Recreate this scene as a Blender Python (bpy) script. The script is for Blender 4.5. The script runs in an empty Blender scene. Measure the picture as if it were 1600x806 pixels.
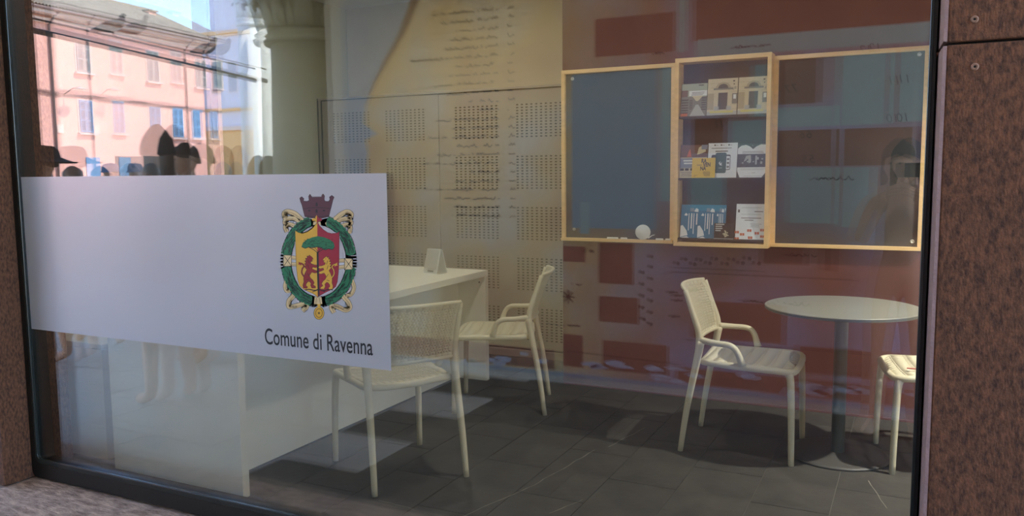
import bpy, bmesh, math, random
from mathutils import Vector, Matrix

random.seed(7)
SC = bpy.context.scene
COL = SC.collection
R = math.radians

# ------------------------------------------------------------------ camera
yaw, pitch, roll = R(26.287), R(5.841), R(-0.534)
fwd = Vector((-math.sin(yaw)*math.cos(pitch), math.cos(yaw)*math.cos(pitch), -math.sin(pitch)))
rgt = Vector((math.cos(yaw), math.sin(yaw), 0))
upv = rgt.cross(fwd)
r2 = rgt*math.cos(roll) + upv*math.sin(roll)
u2 = -rgt*math.sin(roll) + upv*math.cos(roll)
cam_d = bpy.data.cameras.new('camera')
cam_d.sensor_fit = 'HORIZONTAL'; cam_d.sensor_width = 36.0
cam_d.lens = 1285.7/1600*36.0
cam_d.clip_start = 0.02; cam_d.clip_end = 500
cam = bpy.data.objects.new('camera', cam_d); COL.objects.link(cam)
mw = Matrix((r2, u2, -fwd)).transposed().to_4x4()
mw.translation = Vector((0, -2.34, 1.38))
cam.matrix_world = mw
SC.camera = cam

# ------------------------------------------------------------------ sky, sun, exposure
world = bpy.data.worlds.new('sky'); SC.world = world
world.use_nodes = True
nt = world.node_tree; nt.nodes.clear()
wo = nt.nodes.new('ShaderNodeOutputWorld'); bg = nt.nodes.new('ShaderNodeBackground')
sky = nt.nodes.new('ShaderNodeTexSky'); sky.sky_type = 'NISHITA'
sky.sun_disc = False; sky.sun_elevation = R(50); sky.sun_rotation = R(60)
sky.altitude = 2500; sky.air_density = 1.0; sky.dust_density = 0.0; sky.ozone_density = 3.0
bg.inputs['Strength'].default_value = 1.4
nt.links.new(sky.outputs[0], bg.inputs[0]); nt.links.new(bg.outputs[0], wo.inputs[0])

sun_d = bpy.data.lights.new('sun', 'SUN'); sun_d.energy = 18.0; sun_d.angle = R(0.53)
sun_d.color = (1.0, 0.95, 0.87)
sun = bpy.data.objects.new('sun', sun_d); COL.objects.link(sun)
sdir = Vector((0.80, -0.36, 1.0)).normalized()          # towards the sun
sun.rotation_euler = sdir.to_track_quat('Z', 'Y').to_euler()
sun.location = (10, -10, 30)

vs = SC.view_settings
vs.view_transform = 'Standard'; vs.look = 'None'; vs.gamma = 1.0; vs.use_curve_mapping = False
vs.exposure = 0.15

# ------------------------------------------------------------------ helpers
def srgb(r, g, b):
    f = lambda c: (c/255)/12.92 if c/255 <= 0.04045 else ((c/255+0.055)/1.055)**2.4
    return (f(r), f(g), f(b))

MATS = {}
def mat(name, col, rough=0.6, var=0.0, scale=8.0, bump=0.0, bscale=60.0, metal=0.0, spec=0.5, col2=None, detail=4.0, stretch=None):
    if name in MATS: return MATS[name]
    m = bpy.data.materials.new(name); m.use_nodes = True
    t = m.node_tree; b = t.nodes['Principled BSDF']
    b.inputs['Roughness'].default_value = rough
    b.inputs['Metallic'].default_value = metal
    b.inputs['Specular IOR Level'].default_value = spec
    b.inputs['Base Color'].default_value = (*col, 1)
    tc = t.nodes.new('ShaderNodeTexCoord')
    src = tc.outputs['Object']
    if stretch:
        mp = t.nodes.new('ShaderNodeMapping'); mp.inputs['Scale'].default_value = stretch
        t.links.new(src, mp.inputs[0]); src = mp.outputs[0]
    if var > 0 or col2:
        n = t.nodes.new('ShaderNodeTexNoise'); n.inputs['Scale'].default_value = scale
        n.inputs['Detail'].default_value = detail; n.inputs['Roughness'].default_value = 0.6
        t.links.new(src, n.inputs['Vector'])
        cr = t.nodes.new('ShaderNodeValToRGB')
        c2 = col2 if col2 else tuple(c*(1-var) for c in col)
        cr.color_ramp.elements[0].position = 0.35; cr.color_ramp.elements[1].position = 0.68
        cr.color_ramp.elements[0].color = (*c2, 1)
        cr.color_ramp.elements[1].color = (*(tuple(min(1, c*(1+var)) for c in col)), 1)
        t.links.new(n.outputs['Fac'], cr.inputs[0]); t.links.new(cr.outputs[0], b.inputs['Base Color'])
    if bump > 0:
        n2 = t.nodes.new('ShaderNodeTexNoise'); n2.inputs['Scale'].default_value = bscale
        n2.inputs['Detail'].default_value = 5.0
        t.links.new(src, n2.inputs['Vector'])
        bp = t.nodes.new('ShaderNodeBump'); bp.inputs['Strength'].default_value = bump
        bp.inputs['Distance'].default_value = 0.01
        t.links.new(n2.outputs['Fac'], bp.inputs['Height']); t.links.new(bp.outputs[0], b.inputs['Normal'])
    MATS[name] = m
    return m

def emit(name, col, strength):
    m = bpy.data.materials.new(name); m.use_nodes = True
    b = m.node_tree.nodes['Principled BSDF']
    b.inputs['Emission Color'].default_value = (*col, 1); b.inputs['Emission Strength'].default_value = strength
    return m

def glass_mat(name, r0, tint):
    m = bpy.data.materials.new(name); m.use_nodes = True
    t = m.node_tree; t.nodes.clear()
    out = t.nodes.new('ShaderNodeOutputMaterial'); mix = t.nodes.new('ShaderNodeMixShader')
    tr = t.nodes.new('ShaderNodeBsdfTransparent'); tr.inputs[0].default_value = (*tint, 1)
    gl = t.nodes.new('ShaderNodeBsdfGlossy'); gl.inputs['Roughness'].default_value = 0.0
    gl.inputs['Color'].default_value = (1, 1, 1, 1)
    g = t.nodes.new('ShaderNodeNewGeometry')
    d = t.nodes.new('ShaderNodeVectorMath'); d.operation = 'DOT_PRODUCT'
    t.links.new(g.outputs['Incoming'], d.inputs[0]); t.links.new(g.outputs['Normal'], d.inputs[1])
    def M_(op, a, b=None):
        n = t.nodes.new('ShaderNodeMath'); n.operation = op
        for i, x in enumerate((a, b)):
            if x is None: continue
            if isinstance(x, (int, float)): n.inputs[i].default_value = x
            else: t.links.new(x, n.inputs[i])
        return n.outputs[0]
    c = M_('ABSOLUTE', d.outputs['Value'])
    p = M_('POWER', M_('SUBTRACT', 1.0, c), 4.0)          # Fresnel of one glass surface (Schlick form)
    fac = M_('ADD', M_('MULTIPLY', p, 1-r0), r0)
    t.links.new(fac, mix.inputs[0]); t.links.new(tr.outputs[0], mix.inputs[1]); t.links.new(gl.outputs[0], mix.inputs[2])
    t.links.new(mix.outputs[0], out.inputs[0])
    return m

def tag(o, label=None, cat=None, group=None, kind=None):
    if label: o['label'] = label
    if cat: o['category'] = cat
    if group: o['group'] = group
    if kind: o['kind'] = kind
    return o

def empty(name, loc=(0, 0, 0), rz=0.0, label=None, cat=None, group=None, kind=None):
    o = bpy.data.objects.new(name, None); COL.objects.link(o)
    o.empty_display_size = 0.1
    o.location = loc; o.rotation_euler = (0, 0, rz)
    return tag(o, label, cat, group, kind)

def link(name, me, parent=None, loc=None, rot=None):
    o = bpy.data.objects.new(name, me); COL.objects.link(o)
    if parent: o.parent = parent
    if loc: o.location = loc
    if rot: o.rotation_euler = rot
    return o

def copy_tree(o, parent=None):
    c = o.copy(); COL.objects.link(c); c.parent = parent
    for ch in list(o.children): copy_tree(ch, c)
    return c

class MB:
    def __init__(s): s.v = []; s.f = []; s.mi = []
    def add(s, vs_, fs, m=0):
        k = len(s.v); s.v += [tuple(p) for p in vs_]
        s.f += [tuple(i+k for i in f) for f in fs]; s.mi += [m]*len(fs); return s
    def box(s, x0, y0, z0, x1, y1, z1, m=0):
        x0, x1 = sorted((x0, x1)); y0, y1 = sorted((y0, y1)); z0, z1 = sorted((z0, z1))
        return s.add([(x0,y0,z0),(x1,y0,z0),(x1,y1,z0),(x0,y1,z0),(x0,y0,z1),(x1,y0,z1),(x1,y1,z1),(x0,y1,z1)],
                     [(0,3,2,1),(4,5,6,7),(0,1,5,4),(1,2,6,5),(2,3,7,6),(3,0,4,7)], m)
    def tube(s, pts, rad, n=10, m=0, cap=True):
        pts = [Vector(p) for p in pts]
        if not isinstance(rad, (list, tuple)): rad = [rad]*len(pts)
        t0 = (pts[1]-pts[0]).normalized()
        a = Vector((0, 0, 1)) if abs(t0.z) < 0.9 else Vector((1, 0, 0))
        nrm = t0.cross(a).normalized()
        vv = []; ff = []
        for i, p in enumerate(pts):
            t = (pts[min(i+1, len(pts)-1)]-pts[max(i-1, 0)]).normalized()
            nrm = (nrm - t*nrm.dot(t)).normalized(); bn = t.cross(nrm)
            for j in range(n):
                an = 2*math.pi*j/n
                vv.append(p + (nrm*math.cos(an) + bn*math.sin(an))*rad[i])
        for i in range(len(pts)-1):
            for j in range(n):
                a_, b_ = i*n+j, i*n+(j+1) % n
                ff.append((a_, b_, b_+n, a_+n))
        if cap:
            ff.append(tuple(reversed(range(n)))); ff.append(tuple(range((len(pts)-1)*n, len(pts)*n)))
        return s.add(vv, ff, m)
    def lathe(s, prof, n=32, c=(0, 0, 0), m=0, sx=1.0, sy=1.0):
        vv = []; ff = []
        for r, z in prof:
            for j in range(n):
                an = 2*math.pi*j/n
                vv.append((c[0]+r*math.cos(an)*sx, c[1]+r*math.sin(an)*sy, c[2]+z))
        for i in range(len(prof)-1):
            for j in range(n):
                a_, b_ = i*n+j, i*n+(j+1) % n
                ff.append((a_, b_, b_+n, a_+n))
        ff.append(tuple(reversed(range(n)))); ff.append(tuple(range((len(prof)-1)*n, len(prof)*n)))
        return s.add(vv, ff, m)
    def prism(s, pts, fn, d0, d1, m=0):
        """2-D outline pts, fn(u,v,d)->point, extruded d0..d1"""
        n = len(pts)
        vv = [fn(u, v, d0) for u, v in pts] + [fn(u, v, d1) for u, v in pts]
        ff = [tuple(range(n)), tuple(reversed(range(n, 2*n)))]
        ff += [(i, i+n, (i+1) % n+n, (i+1) % n) for i in range(n)]
        return s.add(vv, ff, m)
    def flat(s, pts, fn, d, m=0):
        return s.add([fn(u, v, d) for u, v in pts], [tuple(range(len(pts)))], m)
    def mesh(s, name, mats, smooth=False, fix=True):
        me = bpy.data.meshes.new(name); me.from_pydata(s.v, [], s.f); me.update()
        for m in (mats if isinstance(mats, (list, tuple)) else [mats]): me.materials.append(m)
        me.polygons.foreach_set('material_index', s.mi)
        if fix:
            bm = bmesh.new(); bm.from_mesh(me); bmesh.ops.recalc_face_normals(bm, faces=bm.faces); bm.to_mesh(me); bm.free()
        if smooth: me.polygons.foreach_set('use_smooth', [True]*len(me.polygons))
        return me
    def build(s, name, mats, parent=None, smooth=False, bevel=0.0, fix=True, loc=None, rot=None):
        o = link(name, s.mesh(name, mats, smooth, fix), parent, loc, rot)
        if bevel:
            b = o.modifiers.new('bevel', 'BEVEL'); b.width = bevel; b.segments = 2; b.limit_method = 'ANGLE'
        return o

def B(*a): return MB().box(*a)

def text_mesh(body, size, material, shear=0.0, spacing=1.0, align='LEFT', offset=0.0, extrude=0.0, name='lettering'):
    cu = bpy.data.curves.new('tmp', 'FONT'); cu.body = body; cu.size = size; cu.shear = shear
    cu.space_character = spacing; cu.align_x = align; cu.offset = offset; cu.extrude = extrude
    ob = bpy.data.objects.new('tmp', cu); COL.objects.link(ob)
    dg = bpy.context.evaluated_depsgraph_get()
    me = bpy.data.meshes.new_from_object(ob.evaluated_get(dg)); me.name = name
    bpy.data.objects.remove(ob); bpy.data.curves.remove(cu)
    me.materials.clear(); me.materials.append(material)
    return me

# ------------------------------------------------------------------ materials
M_cream = mat('cream_plaster', srgb(206, 190, 158), 0.85, 0.03, 3)
M_red = mat('red_paint', srgb(88, 38, 28), 0.7, 0.10, 2.0)
M_left = mat('olive_plaster', srgb(150, 145, 118), 0.85, 0.03, 3)
M_ceil = mat('ceiling_white', srgb(215, 210, 198), 0.9)
M_tile = mat('slate_tile', srgb(74, 71, 66), 0.5, 0.0, 5, 0.12, 30, col2=srgb(58, 56, 53), spec=0.35)
M_grout = mat('grout', srgb(112, 108, 100), 0.8)
M_vein = mat('pale_vein', srgb(140, 134, 122), 0.6)
M_corten = mat('corten_steel', srgb(124, 82, 56), 0.85, 0.0, 85, 0.4, 200, col2=srgb(66, 42, 29), detail=10, stretch=(1.3, 1.3, 0.6))
M_corten_edge = mat('corten_edge', srgb(140, 112, 108), 0.6, 0.12, 30, 0.3, 120)
M_black = mat('black_frame', srgb(18, 22, 22), 0.4)
M_stone = mat('rough_stone', srgb(216, 190, 170), 0.9, 0.0, 22, 1.0, 60, col2=srgb(142, 120, 106), detail=8, stretch=(0.6, 1.6, 1))
M_pave = mat('paving_stone', srgb(188, 182, 170), 0.85, 0.10, 5, 0.3, 40)
M_pavejoint = mat('paving_joint', srgb(84, 78, 70), 0.9)
M_white = mat('white_laminate', srgb(226, 224, 206), 0.45, 0.02, 4)
M_plastic = mat('beige_plastic', srgb(206, 198, 168), 0.5)
M_tabletop = mat('grey_laminate', srgb(124, 126, 116), 0.35)
M_tabedge = mat('dark_edge', srgb(78, 88, 84), 0.4)
M_steel = mat('grey_steel', srgb(128, 128, 118), 0.4, metal=0.35)
M_based = mat('base_plate', srgb(72, 70, 66), 0.5, 0.05, 8)
M_wood = mat('pale_wood', srgb(240, 200, 138), 0.5, 0.08, 3, stretch=(1, 1, 12))
M_board = mat('slate_board', srgb(54, 56, 56), 0.55, 0.08, 2)
M_shelfback = mat('shelf_dark', srgb(52, 44, 38), 0.7)
M_cab = mat('taupe_panel', srgb(152, 140, 126), 0.6, 0.03, 3)
M_hole = mat('hole_dark', srgb(22, 20, 18), 0.9)
M_screw = mat('screw_head', srgb(205, 205, 196), 0.3, metal=0.5)
M_chalk = mat('chalk', srgb(236, 234, 222), 0.9)
M_paper = mat('paper', srgb(224, 226, 222), 0.6)
M_ink = mat('ink', srgb(32, 32, 36), 0.6)

# ================================================================== the room
GLR = 0.0            # right edge of the glass
# floor with tiles
floor = B(-4.6, 0.06, -0.12, 2.3, 3.7, -0.004).build('floor', M_grout)
tag(floor, 'dark slate tile floor inside the room', 'floor', kind='structure')
TW, TL = 0.3135, 0.62
tile_me = B(-TW/2+0.0018, -TL/2+0.0018, -0.02, TW/2-0.0018, TL/2-0.0018, 0.0).mesh('tile', M_tile)
half_me = {}
for i in range(-9, 7):
    cx = -0.276 + TW*(i+0.5)
    off = TL*(0.5 if i % 2 else 0.0) + 0.09
    y = 0.07 - TL + off
    while y < 3.6:
        y0, y1 = max(y, 0.07), min(y+TL, 3.62)
        if y1-y0 > 0.03:
            if abs((y1-y0)-TL) < 1e-4: me = tile_me; cyy = (y0+y1)/2
            else:
                key = round(y1-y0, 3)
                if key not in half_me:
                    half_me[key] = B(-TW/2+0.0018, -(y1-y0)/2+0.0018, -0.02, TW/2-0.0018, (y1-y0)/2-0.0018, 0.0).mesh('tile', M_tile)
                me = half_me[key]; cyy = (y0+y1)/2
            x0, x1 = cx-TW/2, cx+TW/2
            if x0 > -4.55 and x1 < 2.25: link('tile', me, floor, (cx, cyy, 0))
        y += TL
for i in range(-14, -9):
    cx = -0.276 + TW*(i+0.5)
    if cx-TW/2 > -4.6:
        link('tile', tile_me, floor, (cx, 1.0, 0)); link('tile', tile_me, floor, (cx, 1.62, 0)); link('tile', tile_me, floor, (cx, 2.24, 0)); link('tile', tile_me, floor, (cx, 2.86, 0))
# pale mineral veins that run across the tiles
def vein(pts):
    mb = MB(); pp = []
    for (a, b) in zip(pts[:-1], pts[1:]):
        for k in range(7):
            t = k/7; pp.append((a[0]+(b[0]-a[0])*t+random.uniform(-.006, .006), a[1]+(b[1]-a[1])*t+random.uniform(-.006, .006)))
    for a, b in zip(pp[:-1], pp[1:]):
        d = Vector((b[0]-a[0], b[1]-a[1])); n = Vector((-d.y, d.x)).normalized()*random.uniform(.0008, .002)
        mb.add([(a[0]+n.x, a[1]+n.y, .0006), (a[0]-n.x, a[1]-n.y, .0006), (b[0]-n.x, b[1]-n.y, .0006), (b[0]+n.x, b[1]+n.y, .0006)], [(0, 1, 2, 3)])
    mb.build('mineral_vein', M_vein, floor, fix=False)
vein([(-1.62, 0.42), (-1.52, 0.75), (-1.46, 1.05), (-1.40, 1.5)])
vein([(-2.02, 0.44), (-1.80, 0.42)])
vein([(-1.30, 0.62), (-1.22, 0.85)])
vein([(-1.36, 1.5), (-1.28, 1.95)])
vein([(-0.15, 1.55), (-0.05, 1.2)])

wall_back = B(-4.6, 3.60, 0, -1.9, 3.75, 2.9).build('wall_back', M_cream); tag(wall_back, 'cream plaster wall above the perforated cabinet doors', 'wall', kind='structure')
wall_left = B(-4.70, 0.0, 0, -4.515, 3.75, 2.9).build('wall_left', M_left); tag(wall_left, 'plain wall at the far left end of the room', 'wall', kind='structure')
wall_right = B(-2.06, 2.58, 0, 2.3, 3.75, 2.9).build('wall_partition', M_red); tag(wall_right, 'dark red painted wall behind the round table', 'wall', kind='structure')
wr = B(2.25, 0.0, 0, 2.4, 2.6, 2.9).build('wall_right', M_cream); tag(wr, 'cream end wall beyond the round table', 'wall', kind='structure')
ceiling = B(-4.7, 0.0, 2.81, 2.4, 3.75, 2.95).build('ceiling', M_ceil); tag(ceiling, 'white ceiling of the room', 'ceiling', kind='structure')
M_bb = mat('skirting', srgb(96, 46, 36), 0.6)
bb = B(-2.058, 2.572, 0, 2.25, 2.582, 0.012).build('baseboard_partition', M_bb); tag(bb, 'thin dark red strip at the foot of the red wall', 'skirting', kind='structure')

dw = empty('shade_panel_1', (-4.51, 0.62, 0), 0, 'dark panel added on the left end wall for the dimness beside the window', 'door', kind='structure')
M_panel_shade = mat('panel_shade', srgb(34, 32, 30), 0.6)  # dark sheet with fittings, added where the room end is only dim
B(0.0, -0.56, 0.0, 0.03, 1.36, 2.75).build('shade_panel_sheet', M_panel_shade, dw, False, 0.003)
B(0.0, 1.36, 0.0, 0.04, 1.42, 2.8).build('shade_panel_edge', M_panel_shade, dw, False, 0.003)
MB().tube([(0.03, 0.5, 1.02), (0.08, 0.5, 1.02), (0.08, 0.38, 1.02)], 0.009, 8).build('shade_panel_handle', M_steel, dw, True)

# room lamps: first inferred from the table shadow, other two added as fill
def downlight(x, y, watts, label, size=0.07, spread=math.pi, z=2.81, color=(1, 0.94, 0.85)):
    t = empty('downlight', (x, y, z), 0, label, 'ceiling lamp', 'recessed downlights in the room ceiling')
    MB().lathe([(0.085, 0.0), (0.085, -0.008), (0.065, -0.010), (0.060, -0.002), (0.0601, 0.0)], 28).build('trim_ring', M_steel, t, True)
    MB().lathe([(0.001, -0.003), (0.058, -0.003), (0.058, -0.002), (0.001, -0.002)], 24).build('diffuser', EM, t)
    ld = bpy.data.lights.new('downlight_bulb', 'AREA'); ld.shape = 'DISK'; ld.size = size; ld.energy = watts; ld.color = color; ld.spread = spread
    lo = bpy.data.objects.new('bulb', ld); COL.objects.link(lo); lo.parent = t; lo.location = (0, 0, -0.016)
    return t
EM = emit('lamp_glow', (1, 0.93, 0.8), 6.0)
downlight(1.1, 1.57, 86, 'recessed downlight to the right of the round table', spread=R(112))
downlight(-1.5, 1.15, 14, 'unseen downlight added to brighten the middle of the room')
downlight(-3.0, 2.3, 12, 'unseen downlight added to brighten the white desk')

# ================================================================== glazing
win = empty('window_1', (0, 0, 0), 0, 'large double glazed shop window in a black frame', 'window', kind='structure')
WZ0, WZ1, WL, WR = 0.0, 2.9, -3.645, 0.027
# frame outline with rounded lower corners
def rr(x0, z0, x1, z1, r, n=6):
    pts = []
    for (cx, cz, a0) in ((x0+r, z0+r, 180), (x1-r, z0+r, 270)):
        for k in range(n+1):
            a = R(a0+90*k/n); pts.append((cx+r*math.cos(a), cz+r*math.sin(a)))
    pts += [(x1, z1), (x0, z1)]
    return pts
def ring(outer, inner, y0, y1):
    mb = MB(); n = len(outer)
    fn = lambda p, y: (p[0], y, p[1])
    for a, b in ((outer, inner),):
        vv = [fn(p, y0) for p in a]+[fn(p, y0) for p in b]+[fn(p, y1) for p in a]+[fn(p, y1) for p in b]
        ff = []
        for i in range(n):
            j = (i+1) % n
            ff += [(i, j, j+n, i+n), (i+2*n, i+3*n, j+3*n, j+2*n), (i, i+2*n, j+2*n, j), (i+n, j+n, j+3*n, i+3*n)]
        mb.add(vv, ff)
    return mb
ring(rr(WL, WZ0+0.005, WR, WZ1, 0.035), rr(WL+0.045, 0.085, WR-0.014, WZ1-0.05, 0.02), -0.012, 0.075).build('frame', M_black, win, False, 0.004)
ring(rr(WL+0.036, 0.075, WR-0.008, WZ1-0.04, 0.03), rr(WL+0.052, 0.098, WR-0.017, WZ1-0.058, 0.02), -0.016, 0.0).build('gasket', mat('rubber', srgb(34, 42, 42), 0.25), win, False, 0.003)
G1 = glass_mat('clear_glass', 0.065, (0.985, 0.995, 0.99))
B(WL+0.04, 0.0, 0.08, WR-0.01, 0.006, WZ1-0.04).build('outer_pane', G1, win)
# the inner pane bows a little, which doubles the reflections
mb = MB(); nx = 60; x0g, x1g = WL+0.04, WR-0.01; yb = lambda x: 0.020 + (0.0062 if x < -1.65 else 0.0029)*(x+1.65)**2
vv = []; ff = []
for k in (0, 1):
    for i in range(nx+1):
        x = x0g+(x1g-x0g)*i/nx
        for z in (0.08, WZ1-0.04): vv.append((x, yb(x)+0.006*k, z))
N2 = 2*(nx+1)
for i in range(nx):
    a = 2*i; ff.append((a, a+2, a+3, a+1)); ff.append((a+N2, a+1+N2, a+3+N2, a+2+N2))
mb.add(vv, ff); mb.build('inner_pane', G1, win, True)

# wall above and beside the window (outside, beyond the frame)
sp = B(-9.0, -0.02, 2.9, 4.0, 0.3, 4.6).build('wall_front', mat('ochre_plaster', srgb(190, 160, 128), 0.9, 0.05, 2)); tag(sp, 'plaster front wall above the shop window', 'wall', kind='structure')

# rusty steel jambs
tl = empty('trim_1', (0, 0, 0), 0, 'rust brown weathering steel jamb left of the window', 'steel jamb', kind='structure')
B(-4.3, -0.14, 0.0, -3.645, 0.2, 2.9).build('steel_plate', M_corten, tl, False, 0.004)
tr_ = empty('trim_2', (0, 0, 0), 0, 'wide rust brown weathering steel pier right of the window', 'steel pier', kind='structure')
def pier(z0, z1):
    fn = lambda u, v, d: (u, v, d)
    return MB().prism([(0.030, 0.06), (0.046, -0.14), (1.4, -0.14), (1.4, 0.06)], fn, z0, z1)
pier(0.0, 1.668).build('steel_plate', M_corten, tr_, False, 0.004)
pier(1.674, 2.9).build('steel_plate', M_corten, tr_, False, 0.004)
MB().prism([(0.0275, 0.055), (0.0305, 0.055), (0.0465, -0.1405), (0.0385, -0.1425)], lambda u, v, d: (u, v, d), 0.0, 1.666).build('edge_strip', M_corten_edge, tr_)
MB().prism([(0.0275, 0.055), (0.0305, 0.055), (0.0465, -0.1405), (0.0385, -0.1425)], lambda u, v, d: (u, v, d), 1.676, 2.9).build('edge_strip', M_corten_edge, tr_)
B(0.05, -0.12, 1.66, 1.39, 0.05, 1.68).build('seam_backing', M_hole, tr_)
M_rivet = mat('rivet', srgb(150, 118, 98), 0.5, 0.1, 60)
for (x, z) in ((0.1, 1.722), (0.105, 1.615)):
    rv = MB().lathe([(0.0085, 0), (0.0080, 0.0022), (0.0045, 0.0034), (0.0035, 0.0018), (0.0001, 0.0016)], 18).build('rivet', M_rivet, tr_, True, loc=(x, -0.14, z), rot=(R(90), 0, 0))
    MB().lathe([(0.0028, 0), (0.0028, 0.0024), (0.0001, 0.0024)], 10).build('rivet_hole', M_hole, rv)

# stone threshold and paving outside
# subdivided so that its top can be uneven
mb = MB(); nxs, nys = 90, 14
for j in range(nys+1):
    for i in range(nxs+1):
        x = -5.0+7.5*i/nxs; y = -0.42+0.48*j/nys
        e = 0.0 if j in (0,) else 1.0
        z = -0.006+e*random.uniform(-.004, .004) - (0.012 if j == 0 else 0)
        mb.v.append((x, y, z))
for j in range(nys):
    for i in range(nxs):
        a = j*(nxs+1)+i; mb.f.append((a, a+1, a+nxs+2, a+nxs+1)); mb.mi.append(0)
mb.box(-5.0, -0.42, -0.15, 2.5, 0.06, -0.03)
lo = mb.build('trim_3', M_stone, None, True, fix=False); tag(lo, 'rough pale stone threshold below the shop window', 'threshold', kind='structure')
ZG = -0.12
ground = B(-120, -160, ZG-0.3, 60, -0.40, ZG-0.006).build('ground', M_pavejoint); tag(ground, 'stone paving of the portico and square', 'paving', kind='structure')
PW, PL = 1.0, 0.5
slab = B(-PW/2+.004, -PL/2+.004, -0.05, PW/2-.004, PL/2-.004, 0.0).mesh('paving_slab', M_pave)
slab_shade = slab.copy(); slab_shade.materials.clear(); slab_shade.materials.append(mat('paving_shade', srgb(66, 62, 58), 0.8, 0.12, 5, 0.3, 40))  # darker slab copy: the portico shade is put into its colour
for j in range(18):
    for i in range(14):
        sx_ = -11.0+PW*(i+0.5*(j % 2))+0.5
        link('paving_slab', slab_shade if (sx_ > -2.9 and j < 7) else slab, ground, (sx_, -0.42-PL*(j+0.5), ZG))
far = MB(); far.box(-115, -155, ZG-.1, 55, -9.42, ZG); far.box(-115, -9.42, ZG-.1, -11.0, -0.42, ZG); far.box(4.5, -9.42, ZG-.1, 55, -0.42, ZG)
far.build('distant_paving', M_pave, ground)

# ================================================================== perforated cabinet
cab = empty('storage_cabinet', (-3.3, 3.2, 0), 0, 'taupe storage cabinet with two perforated doors under the cream wall', 'cabinet')
def cb(*a): return MB().box(*[v-(3.3*-1 if k % 3 == 0 else 3.2 if k % 3 == 1 else 0) for k, v in enumerate(a)])
cb(-4.51, 3.22, 0.0, -2.065, 3.58, 2.0).build('body', M_cab, cab)
cb(-4.513, 3.176, 0.0, -4.482, 3.22, 2.012).build('side_frame', M_cab, cab, False, 0.002)
cb(-4.513, 3.170, 2.0, -2.065, 3.24, 2.014).build('top_frame', M_cab, cab, False, 0.002)
cb(-4.48, 3.170, 0.0, -2.065, 3.2, 0.055).build('plinth', M_cab, cab, False, 0.003)
hole_me = None
for (x0, x1) in ((-4.476, -3.352), (-3.316, -2.192)):
    dr = cb(x0, 3.18, 0.068, x1, 3.215, 1.994).build('door', M_cab, cab, False, 0.002)
    mbh = MB(); w = x1-x0
    for gx in (0.105, 0.625):
        for r_ in range(5):
            zt = 1.885-r_*0.378
            for i in range(10):
                for j in range(12):
                    hx = x0+w*0.0+gx*1.0+i*0.0385+0.01; hz = zt-j*0.0212
                    mbh.box(hx+3.3, 3.1785-3.2, hz-0.0045, hx+3.3+0.017, 3.1799-3.2, hz+0.0045)
    hp = mbh.build('perforations', M_hole, dr, fix=False); hp['kind'] = 'stuff'; hp['label'] = 'blocks of small dark slots punched in the door'
cb(-4.482, 3.172, 0.06, -4.474, 3.18, 2.0).build('gap_shade_strip', M_hole, cab); cb(-4.5145, 3.165, 0.0, -4.509, 3.177, 2.014).build('gap_shade_strip', M_hole, cab); cb(-4.474, 3.176, 1.992, -2.07, 3.181, 2.0).build('gap_shade_strip', M_hole, cab)  # dark strips laid on the frame to stand for shade in its gaps
cb(-3.349, 3.19, 0.07, -3.319, 3.215, 1.99).build('middle_post', M_cab, cab)
cb(-2.188, 3.19, 0.07, -2.066, 3.215, 1.99).build('filler_strip', M_cab, cab)

# ================================================================== desk
desk = empty('desk', (-2.96, 1.33, 0), 0, 'long white desk standing end-on to the window', 'desk')
def db(*a): return MB().box(*[v-(-2.96 if k % 3 == 0 else 1.33 if k % 3 == 1 else 0) for k, v in enumerate(a)])
db(-3.36, 0.205, 0.705, -2.555, 2.47, 0.745).build('desk_top', M_white, desk, False, 0.002)
db(-3.36, 0.205, 0.0, -2.555, 0.245, 0.704).build('end_panel', M_white, desk, False, 0.002)
db(-3.36, 2.43, 0.0, -2.555, 2.47, 0.704).build('end_panel', M_white, desk, False, 0.002)
db(-2.79, 0.246, 0.012, -2.765, 2.429, 0.704).build('front_panel', M_white, desk, False, 0.001)
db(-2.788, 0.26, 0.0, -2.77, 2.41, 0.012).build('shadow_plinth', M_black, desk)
MB().lathe([(0.006, 0), (0.006, 0.003), (0.0001, 0.003)], 12).build('cable_hole', M_hole, desk, loc=(-2.60+2.96, 2.43-1.33, 0.665), rot=(R(90), 0, 0))

ped = empty('drawer_pedestal', (-3.75, 0.5, 0), 0, 'low white drawer pedestal in the left corner behind the glass', 'pedestal')
def pb(*a): return MB().box(*[v-(-3.75 if k % 3 == 0 else 0.5 if k % 3 == 1 else 0) for k, v in enumerate(a)])
pb(-3.985, 0.29, 0.0, -3.52, 0.80, 0.552).build('body', M_white, ped, False, 0.002)
pb(-3.985, 0.285, 0.555, -3.515, 0.81, 0.578).build('top', M_white, ped, False, 0.002)
for k in range(3):
    dd = pb(-3.975, 0.801, 0.02+0.178*k, -3.53, 0.818, 0.19+0.178*k).build('drawer', M_white, ped, False, 0.001)
    pb(-3.82, 0.819, 0.10+0.178*k, -3.68, 0.835, 0.115+0.178*k).build('handle', M_steel, dd)

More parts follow.
